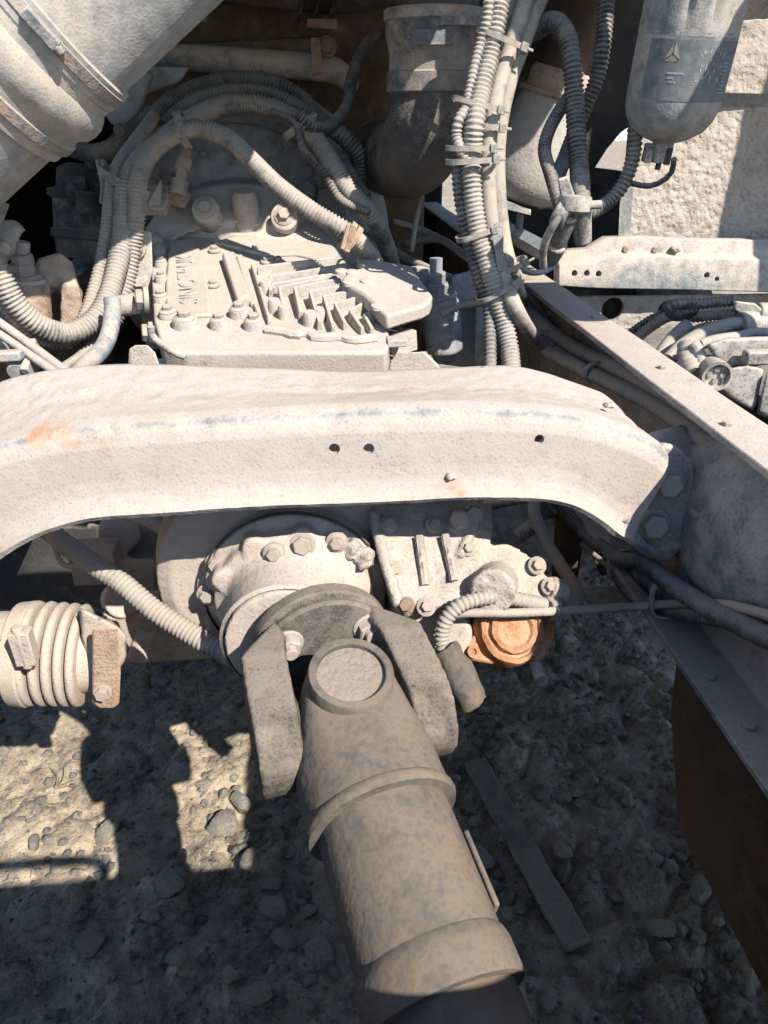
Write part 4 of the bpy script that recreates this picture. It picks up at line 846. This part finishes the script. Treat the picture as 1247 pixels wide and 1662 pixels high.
m = M(); q = [(792,275),(806,300),(822,335),(828,362),(815,370),(795,350),(790,310)]; m.hull([P(*p, y=yy) for p in q for yy in (1.30,1.312)]); build('curved_bracket', m, FRAME, label='thin curved sheet bracket between the cable bundle and the air spring', cat='bracket', bevel=.002)
m = M(); q = [(800,372),(806,360),(814,362),(818,372),(814,395),(816,440),(808,440),(802,400)]; m.hull([P(*p, y=yy) for p in q for yy in (1.16,1.164)]); build('leaf_bracket', m, FRAME, label='small upright leaf-shaped steel tab in front of the cable bundle', cat='bracket', bevel=.001)
m = M(); q = [P(832,438,y=1.56), P(850,444,y=1.56), P(880,440,y=1.56), P(905,428,y=1.56)]
m.tube([P(848,425,y=1.45),P(852,440,y=1.43),P(878,442,y=1.43),P(903,430,y=1.45)], .006, 8); build('hook_bracket', m, FRAME, label='small bent steel hook where the beam meets the rail top', cat='bracket')
m = M(); q = [(810,352),(850,372),(890,392),(905,402),(880,408),(840,385),(812,368)]; m.hull([P(*p, y=1.60) for p in q]+[P(*p, y=1.60)+V(0,.03,-.02) for p in q]); build('rail_bracket', m, FRAME, label='dusty bracket lip joining beam and rail below the air spring', cat='bracket', bevel=.003)

# mud panel, beam, lower panel on the right
def panel(name, quad, mt, lab, cat, amp, sc_, n=90, holes=(), y=1.74, th=.01):
    m = M(); a, b, c, d = [P(*q, y=y) for q in quad]
    for j in range(n+1):
        for i in range(n+1):
            p = a.lerp(b, i/n).lerp(d.lerp(c, i/n), j/n); h = noise.fractal(p*sc_, .8, 2, 5)*amp+max(0, noise.noise(p*sc_*2.3))*amp*.8
            m.v.append(p+V(0, -h, 0))
    for j in range(n):
        for i in range(n): m.f.append((j*(n+1)+i, j*(n+1)+i+1, (j+1)*(n+1)+i+1, (j+1)*(n+1)+i))
    return build(name, m, mt, label=lab, cat=cat, sharp=60, solid=th)
pn = panel('splash_panel', [(1022,175),(1420,172),(1420,410),(1003,400)], MUD, 'mud-splattered splash panel behind the filter', 'panel', .0024, 34, 210)
panel('upper_fender_panel', [(1100,40),(1420,20),(1420,156),(1100,150)], MUD, 'sunlit dusty panel strip behind the filter, above the dark slot', 'panel', .004, 18, 60, y=1.70)
lp = panel('lower_fender_panel', [(930,480),(1420,474),(1420,620),(930,620)], MUD, 'dusty panel with round hole below the drilled beam', 'panel', .004, 18, 60, y=1.70)
cut = M()
for px, r in ((992, .027), (1078, .020)): q = P(px, 500, y=1.70); cut.cyl(q-V(0,.05,0), q+V(0,.05,0), r, 28)
drill(lp, cut)
BM = thing('fender_beam', P(1100,470,y=1.66), 'dusty sheet-steel beam with drilled holes across the right, below the splash panel', 'beam')
m = M()
top = [(905,408),(955,404),(985,386),(1045,384),(1110,388),(1420,392)]; bot = [(905,462),(955,466),(985,467),(1045,468),(1110,469),(1420,478)]
rs = []
for t, b in zip(top, bot):
    p0, p1 = P(*t, y=1.66), P(*b, y=1.64); rs.append([p0, p0.lerp(p1,.30)+V(0,.0,0), p0.lerp(p1,.36)+V(0,-.012,0), p1+V(0,-.010,0), p1+V(0,.03,-.004), p0+V(0,.03,0)])
m.rings(rs); bo = build('beam', m, FRAME, BM, bevel=.003); cut = M()
for px, py in ((1014,405),(1061,406)): bolt(BM, P(px, py, y=1.658), V(0,-1,.1), .0075, RUST, 'flange')
for px, py, r in ((932,443,.006),(952,443,.006),(971,444,.006),(1146,446,.006),(1162,452,.005)):
    q = P(px, py, y=1.64); cut.cyl(q-V(0,.03,0), q+V(0,.018,0), r*1.15, 18)
drill(bo, cut)
blob('mud_clod', P(1096,405,y=1.65), .012, MUD, seed=21, label='mud lump on the beam, right of its two small bolts', cat='mud')
m = M(); m.hull([P(x,y,y=1.68) for x, y in [(1008,290),(1030,290),(1022,392),(1003,392)]]+[P(x,y,y=1.72) for x, y in [(1008,290),(1030,290),(1022,392),(1003,392)]]); build('panel_post', m, FRAME, label='narrow upright steel strip at the left edge of the splash panel', cat='post', bevel=.003)

# equipment outside the right rail
gE = 'hoses outside the right rail'
hose('corrugated_conduit', [(1030,552,1.3),(1060,528,1.28),(1090,512,1.25),(1130,514,1.22),(1165,511,1.2),(1195,512,1.18)], .0105, 'lower ribbed conduit outside the right rail', COND, group=gE, cat='conduit')
hose('corrugated_conduit', [(1025,540,1.33),(1055,520,1.31),(1080,508,1.29),(1085,498,1.27),(1095,494,1.25),(1122,496,1.23),(1125,506,1.22),(1100,513,1.22),(1088,505,1.2),(1100,494,1.19),(1140,493,1.18),(1170,490,1.17),(1190,488,1.16)], .0095, 'ribbed conduit with a tight curl outside the right rail', CONDB, group=gE, cat='conduit')
hose('smooth_hose', [(1070,580,1.15),(1090,552,1.17),(1115,528,1.19)], .012, 'short straight hose slanting up outside the rail', HOSE, False, gE, cat='hose')
hose('smooth_hose', [(1085,585,1.1),(1110,560,1.12),(1150,538,1.13),(1185,528,1.13),(1205,526,1.13)], .0125, 'thick smooth hose curving into a grey coupling outside the rail', HOSE, False, gE, cat='hose')
hose('smooth_hose', [(1135,560,1.06),(1160,552,1.07),(1200,546,1.08),(1225,540,1.08),(1275,545,1.08)], .0085, 'thin smooth hose under the coupling outside the rail', HOSE, False, gE, cat='hose')
hose('smooth_hose', [(1088,572,1.2),(1110,548,1.2),(1140,533,1.2),(1165,530,1.2)], .0095, 'slim hose behind the thick one outside the rail', HOSE, False, gE, cat='hose')
m = M(); m.cyl(P(1200,530,y=1.13), P(1225,528,y=1.13), .024, 18); m.cyl(P(1225,528,y=1.13), P(1290,530,y=1.14), .016, 16); build('hose_coupling', m, GREYP, bevel=.003, label='grey pipe coupling at the right edge', cat='coupling')
m = M(); m.hull([P(x,y,y=yy) for x, y in [(1190,488),(1225,492),(1245,508),(1240,520),(1205,512),(1190,502)] for yy in (1.14,1.2)]); m.cyl(P(1230,505,y=1.15), P(1275,505,y=1.15), .014, 12); build('plug_connector', m, GREYP, bevel=.003, label='grey plug block joining the conduits at the right edge', cat='connector')
m = M(); m.tube([P(1118,560,y=1.05),P(1118,585,y=1.03),P(1128,610,y=1.0)], .017, 14, corr=.010, amp=.12); build('spring_boot', m, GREYP, label='short ribbed grey boot beside the rail top', cat='boot', sharp=75)
m = M(); m.tube([P(1125,556,y=1.03),P(1136,575,y=1.02),P(1140,605,y=1.0)], .009, 12); build('short_hose', m, HOSE, label='short bent hose hugging the ribbed boot', cat='hose')
SK = thing('open_socket', P(1158,605,y=.98), 'open grey plug socket with pins beside the rail', 'socket')
a, b = P(1148,592,y=1.02), P(1164,610,y=.97); m = M(); m.lathe([(0,.016),(.03,.020),(.055,.022),(.055,.018),(.045,.017)], a, b-a, 18); build('shell', m, GREYP, SK, sharp=30)
for k in range(4):
    m = M(); u_, v_, n_ = frame(b-a); q = b+(u_*math.cos(k*1.57)+v_*math.sin(k*1.57))*.009-n_*.008; m.cyl(q-n_*.012, q+n_*.006, .004, 8); build('pin', m, STEEL, SK)
BX = thing('valve_box', P(1220,690,y=.95), 'dusty grey plastic housing at the right edge beside the rail', 'housing')
m = M(); q = [(1145,560),(1180,548),(1300,545),(1300,585),(1210,588),(1178,600)]; m.hull([P(*p, y=yy) for p in q for yy in (1.0,1.15)]); build('lid', m, GREYP, BX, cast=(.005,.002,.03))
m = M(); q = [(1175,600),(1215,592),(1240,598),(1225,668),(1190,650),(1165,630)]; m.hull([P(*p, y=yy) for p in q for yy in (.97,1.15)]); build('body', m, GREYP, BX, cast=(.005,.002,.03))
m = M(); q = [(1244,605),(1300,600),(1300,700),(1228,672)]; m.hull([P(*p, y=yy) for p in q for yy in (.96,1.1)]); build('side', m, GREYP, BX, bevel=.006)
m = M(); m.bar(P(1208,580,y=.98), P(1300,578,y=.98), .02, .02); build('lid_rib', m, GREYP, BX, bevel=.003)

BT = thing('ground_shade_box', (.98,1.1,-.9), 'dark box added low outside the right rail to shade the ground', 'shade box'); m = M(); m.box((.70,.82,-.9),(1.25,1.6,-.46)); build('box', m, DARK, BT, bevel=.01); m = M(); m.box((.69,.81,-.458),(1.26,1.61,-.43)); build('lid', m, DARK, BT, bevel=.008)  # box added to keep sun off the ground at the right
# rusty tank under the rail
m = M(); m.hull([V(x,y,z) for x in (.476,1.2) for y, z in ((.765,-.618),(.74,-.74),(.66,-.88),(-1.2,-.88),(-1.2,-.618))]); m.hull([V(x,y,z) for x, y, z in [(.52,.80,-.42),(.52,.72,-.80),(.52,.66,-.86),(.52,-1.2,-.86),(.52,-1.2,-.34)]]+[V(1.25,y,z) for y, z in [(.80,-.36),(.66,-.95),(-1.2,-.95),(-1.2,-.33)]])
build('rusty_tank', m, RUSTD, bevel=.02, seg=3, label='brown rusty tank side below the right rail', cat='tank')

# ------------------------------------------------------------------ engine and mounts
def mount(o, lab, mt, y, bm_):
    t = thing('engine_mount', P(o[0]+75, o[1]+165, y=y), lab, 'engine mount')
    q = lambda a, b, yy=0: P(o[0]+a, o[1]+b, y=y+yy)
    m = M(); m.cyl(q(42,58,-.02), q(50,145,-.02), .036, 24)
    m.hull([q(a,b,yy) for a, b in [(50,62),(62,22),(98,12),(118,28),(130,78),(100,62)] for yy in (.0,.06)])
    m.hull([q(a,b,yy) for a, b in [(100,58),(128,64),(134,100),(118,168),(98,168)] for yy in (-.01,.045)])
    m.hull([q(a,b,yy) for a, b in [(118,30),(135,80),(130,110),(115,90)] for yy in (.05,.10)])
    build('bracket', m, mt, t, cast=(.0045,.003,.02))
    m = M(); m.cyl(q(40,60,-.02), q(39,52,-.02), .034, 24); build('washer', m, bm_, t, bevel=.002)
    bolt(t, q(39,51,-.02), V(0,-.1,1), .022, bm_, 'hex'); bolt(t, q(38,28,-.02), V(0,-.1,1), .017, bm_, 'plain', 'nut')
    m = M(); m.cyl(q(36,30,-.01), q(36,-6,-.01), .012, 14); build('stud', m, bm_, t)
    return t
mount((0,398), 'rusty engine mount bracket with tall stud at the left edge', RUST, 1.30, CAST)
m2_ = mount((672,425), 'shaded grey engine mount between the gearbox wing and the cable bundle', BELL, 1.38, BELL)
m = M(); m.hull([P(x,y,y=yy) for x, y in [(650,440),(680,430),(735,445),(730,500),(700,520),(706,590),(800,600),(800,500)] for yy in (1.40,1.5)]); build('mount_arm', m, BELL, m2_, cast=(.007,.004,.04))
m = M(); m.hull([P(x,y,y=yy) for x, y in [(-30,400),(0,375),(20,365),(32,380),(28,410),(0,440),(-30,440)] for yy in (1.28,1.34)]); m.cyl(P(8,358,y=1.3),P(14,376,y=1.3),.014,12); m.cyl(P(34,366,y=1.3),P(22,378,y=1.3),.010,12); m.cyl(P(0,400,y=1.27),P(8,404,y=1.24),.012,12)
build('brake_valve', m, CAST, cast=(.005,.003,.02), label='small pale valve casting at the left edge above the conduit loop', cat='valve')
m = M(); m.hull([P(x,y,y=yy) for x, y in [(-40,330),(0,326),(16,332),(-10,400),(-40,420)] for yy in (1.2,1.23)]); build('sheet_bracket', m, FRAME, bevel=.003, label='pale angled sheet bracket at the left edge below the air duct', cat='bracket')
m = M(); m.hull([P(x,y,y=yy) for x, y in [(-30,510),(15,540),(45,560),(40,590),(-30,585)] for yy in (1.12,1.25)]); build('mud_heap', m, MUD, cast=(.006,.012,.02), label='mud heaped behind the two thin pipes at the left', cat='mud')
m = M(); m.bar(P(-30,580,y=1.05), P(37,576,y=1.05), .02, .014); build('flat_bar', m, FRAME, bevel=.003, label='short flat steel bar at the left edge above the crossmember', cat='bar')
m = M(); m.cyl(P(28,605,y=1.05),P(32,586,y=1.08),.014,12); m.bar(P(45,610,y=1.05), P(58,560,y=1.1), .012, .03); build('pipe_clip', m, FRAME, bevel=.002, label='small pale clip under the flat bar at the left edge', cat='clip')
# starter-like drum in the shade at left
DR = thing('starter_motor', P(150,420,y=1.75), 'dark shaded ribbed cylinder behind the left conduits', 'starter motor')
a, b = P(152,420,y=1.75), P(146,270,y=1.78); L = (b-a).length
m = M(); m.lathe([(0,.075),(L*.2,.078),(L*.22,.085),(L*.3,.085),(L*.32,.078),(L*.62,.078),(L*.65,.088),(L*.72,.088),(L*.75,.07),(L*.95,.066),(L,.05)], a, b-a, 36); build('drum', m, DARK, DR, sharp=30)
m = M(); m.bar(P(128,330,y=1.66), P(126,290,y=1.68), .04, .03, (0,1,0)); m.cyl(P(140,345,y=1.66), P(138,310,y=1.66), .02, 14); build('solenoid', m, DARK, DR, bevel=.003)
# engine
EN = thing('engine_block', P(420,100,y=2.0)+V(0,0,-.5), 'shaded brown engine rear with finned cover at the top of the picture', 'engine')
m = M(); m.box((-.42,2.02,-.9),(.30,3.0,.32)); build('block', m, ENG, EN, bevel=.02, seg=3)
m = M(); m.hull([P(x,y,y=yy) for x, y in [(180,85),(300,70),(520,60),(520,95),(300,95)] for yy in (1.93,2.05)]); build('ledge', m, ENG, EN, cast=(.008,.004,.04))
m = M(); m.hull([P(x,y,y=yy) for x, y in [(265,-60),(640,-60),(640,8),(600,20),(545,24),(470,8),(280,-2)] for yy in (1.86,2.05)]); fc_ = build('finned_cover', m, DARK, EN, cast=(.008,.002,.05))
for px in (285, 330, 495, 520, 545):
    m = M(); m.bar(P(px-10,30,y=1.84), P(px+12,-40,y=1.86), .006, .05, (0,-1,0)); build('fin', m, DARK, fc_, bevel=.001)
m = M(); q = [(275,18),(335,20),(332,4),(278,2)]; m.tube([P(278,32,y=1.85),P(279,17,y=1.85),P(330,19,y=1.85),P(332,36,y=1.85)], .004, 6); build('cover_clip', m, STEEL, fc_)
m = M(); m.hull([P(x,y,y=yy) for x, y in [(498,45),(548,48),(548,30),(500,30)] for yy in (1.82,1.9)]); m.hull([P(x,y,y=yy) for x, y in [(505,60),(520,62),(524,120),(506,122)] for yy in (1.80,1.82)]); build('pipe_bracket', m, RUST, EN, bevel=.003)
bolt(EN, P(531,76,y=1.82), V(0,-1,.1), .016, RUST, 'hex')
m = M(); m.tube([P(180,88,y=1.84),P(240,92,y=1.84),P(400,100,y=1.84),P(520,110,y=1.84),P(548,118,y=1.86),P(565,135,y=1.95)], .026, 20); build('coolant_pipe', m, STEEL, label='horizontal grey coolant pipe across the engine rear', cat='pipe', sharp=80)
m = M(); m.hull([P(x,y,y=yy) for x, y in [(200,108),(310,108),(290,135),(245,150)] for yy in (1.74,1.84)]); m.hull([P(x,y,y=yy) for x, y in [(162,120),(200,108),(250,120),(232,165),(225,195),(200,212),(180,200),(162,165)] for yy in (1.70,1.82)])
cbk = build('cast_bracket', m, BELL, cast=(.006,.003,.05), label='smooth grey cast bracket hanging below the coolant pipe', cat='bracket')
CL2 = thing('pipe_clip', P(200,240,y=1.6), 'steel clip with bolt holding the shaded conduit stub', 'clip'); m = M(); m.hull([P(x,y,y=yy) for x, y in [(188,205),(206,203),(214,240),(204,254),(190,245)] for yy in (1.55,1.56)]); build('strap', m, CONDB, CL2, bevel=.002); bolt(CL2, P(197,213,y=1.548), V(0,-1,.1), .011, CONDB, 'hex')
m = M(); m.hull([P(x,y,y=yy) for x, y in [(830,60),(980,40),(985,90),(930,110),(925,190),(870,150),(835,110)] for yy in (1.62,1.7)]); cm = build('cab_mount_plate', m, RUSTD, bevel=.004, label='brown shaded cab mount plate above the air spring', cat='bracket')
m = M(); a = P(925,128,y=1.55); m.lathe([(0,.055),(.012,.058),(.02,.054),(.16,.055)], a, V(.05,-.1,1), 32); build('cab_mount_cup', m, RUSTD, cm, bevel=.003)
m = M(); q = [(868,150),(905,160),(895,195),(915,175),(905,200),(925,185),(950,120),(965,140)]; m.hull([P(*p, y=yy) for p in q for yy in (1.66,1.68)]); build('torn_plate', m, RUST, cm, bevel=.002)

# ------------------------------------------------------------------ cab, wheels, dark backing, added light blockers: out of frame or closing the view
CB = thing('truck_cab', (0, 2.3, .30), 'dark underside and rear wall of the truck cab above the engine', 'truck cab')
m = M(); m.box((-.98, 1.24, .30), (.98, 1.32, 1.6)); m.box((-.98, 1.32, .36), (.98, 3.3, .46)); build('shell', m, FRAME, CB, bevel=.02)
m = M()
for x0, x1, z0 in [(-.98,-.22,.22),(-.22,-.19,.28),(-.19,.05,.25),(.05,.08,.29),(.08,.19,.255),(.19,.22,.30),(.22,.30,.25),(.30,.34,.30),(.34,.44,.24)]: m.box((x0,1.19,z0),(x1,1.235,.36))  # unseen lower edge; its gaps are shaped to dapple the sunlight
build('dapple_sill', m, DARK, CB, bevel=.006)
m = M(); m.box((1.32,1.2,.0),(1.6,1.24,1.6)); m.box((.98,1.2,1.3),(1.32,1.24,1.4)); build('side_shade_block', m, DARK, CB, bevel=.01)  # unseen column added to shade the right of the splash panel
AC = thing('filter_shade_drum', (.86,.84,.14), 'dark drum added out of view at the right to shade the filter', 'shade drum')  # unseen drum added to throw shade on the filter canister
m = M(); m.lathe([(0,.10),(.02,.118),(.30,.118),(.32,.10)], V(.70,.84,.265), V(1,0,0), 40); build('drum', m, DARK, AC, sharp=30)
m = M(); m.lathe([(.05,.119),(.055,.123),(.08,.123),(.085,.119)], V(.70,.84,.265), V(1,0,0), 40, cap=False); m.bar(V(.86,.84,.16), V(.86,.84,-.3), .04, .05, (0,1,0)); build('mount_band', m, FRAME, AC, bevel=.003)
m = M(); m.box((-1.1,3.05,-.9),(.52,3.10,.36)); build('radiator_shroud', m, DARK, CB, bevel=.01)
for s_, lab in ((-1, 'dark left wheel arch liner behind the air duct'), (1, 'dark backing sheet added behind the air spring, cut round the bright gap')):
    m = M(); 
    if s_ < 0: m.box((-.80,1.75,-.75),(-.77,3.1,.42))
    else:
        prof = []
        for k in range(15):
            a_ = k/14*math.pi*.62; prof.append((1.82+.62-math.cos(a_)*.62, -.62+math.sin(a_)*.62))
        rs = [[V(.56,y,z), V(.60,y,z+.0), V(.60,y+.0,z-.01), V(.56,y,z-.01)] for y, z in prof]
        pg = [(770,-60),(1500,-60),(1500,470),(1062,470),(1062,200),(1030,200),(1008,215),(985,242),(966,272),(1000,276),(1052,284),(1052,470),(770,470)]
        m = M(); m.prism([P(*q, y=2.05) for q in pg], V(0,.02,0))  # flat dark sheet added as backing, notched to leave the bright wedge
    build('backing_liner', m, DARK, label=lab, cat='wheel arch')
# front tyres
for s_, lab in ((1, 'black front tyre seen behind the air spring'), (-1, 'black front tyre in the dark behind the left conduits')):
    t = bpy.data.objects.new('front_wheel', None); C.objects.link(t); t.parent = CB; t.location = V(s_*1.0, 2.35, 0)-wloc(CB); t['label'] = lab; m = M(); c = V(s_*.86, 2.35, GZ+.52)
    m.lathe([(0,.30),(.01,.46),(.04,.51),(.10,.525),(.20,.525),(.26,.51),(.29,.46),(.30,.30)], c, V(s_,0,0), 48); build('tyre', m, DARK, t, sharp=40)
    m = M(); m.lathe([(.03,.30),(.05,.28),(.06,.12),(.02,.10)], c, V(s_,0,0), 32); build('rim', m, STEEL, t)
DK = thing('shade_plate', (0, -.7, -.30), 'steel plate added on the rails behind the viewer to shade the ground', 'deck')  # unseen plate added to shade the near ground and shaft end
m = M(); m.box((-.62,-4.5,-.299),(.62,.052,-.285)); build('plate', m, FRAME, DK, bevel=.002)
hose('air_line', [(-200,-200,.02),(0,0,.02)] if False else [(100,1900,.02),(600,1850,.04)], .004, 'thin air line near the deck edge', HOSE, False, cat='hose') if False else None
m = M(); m.tube([V(-.45,.09,-.30),V(-.1,.105,-.30),V(.13,.09,-.285),V(.18,.04,-.275),V(.20,-.1,-.272)], .010, 12); build('deck_air_line', m, HOSE, label='air line lying between the rails just below the viewer', cat='hose')
LT = thing('sky_block_tank', (-.98,-.3,-.95), 'big dusty tank shape added outside the left rail to block sky light', 'sky blocker')  # unseen tank added to keep sky light off the ground
m = M(); m.box((-1.25,-1.6,-.98),(-.72,.72,-.36)); build('shell', m, STEEL, LT, bevel=.06, seg=4)
for y_ in (-1.2,-.3,.45):
    m = M(); m.box((-1.256,y_,-.986),(-.714,y_+.05,-.354)); build('strap', m, DARK, LT, bevel=.06, seg=4)
for s_ in (-1, 1):
    t = thing('rear_wheel', (s_*.95, -2.3, GZ), 'black rear tyre added outside the %s rail behind the viewer to block sky light' % ('right' if s_ > 0 else 'left'), 'wheel'); m = M(); c = V(s_*.62, -2.3, GZ+.52)  # unseen rear wheels, added to block low sky light
    m.lathe([(0,.30),(.01,.46),(.05,.51),(.12,.525),(.28,.525),(.30,.46),(.32,.525),(.50,.525),(.58,.51),(.61,.46),(.62,.30)], c, V(s_,0,0), 48); build('tyre', m, DARK, t, sharp=40)
    m = M(); m.lathe([(.60,.30),(.5,.28),(.48,.12),(.55,.10)], c, V(s_,0,0), 32); build('rim', m, STEEL, t)
m = M(); m.hull([P(x,y,y=yy) for x, y in [(-80,845),(170,850),(200,985),(-80,990)] for yy in (1.42,1.55)]); build('dark_filler_block', m, DARK, bevel=.02, seg=3, label='dark block added under the crossmember at the left to hide lit ground', cat='axle')  # dark filler added where the gap should look black
m = M(); m.box((-14, 46, GZ-.2), (40, 46.4, GZ+2.4)); build('bright_backdrop', m, WHITE, label='white backdrop added far behind the truck to keep the gap bright', cat='wall', bevel=.02)  # white slab added so the far gap reads overexposed
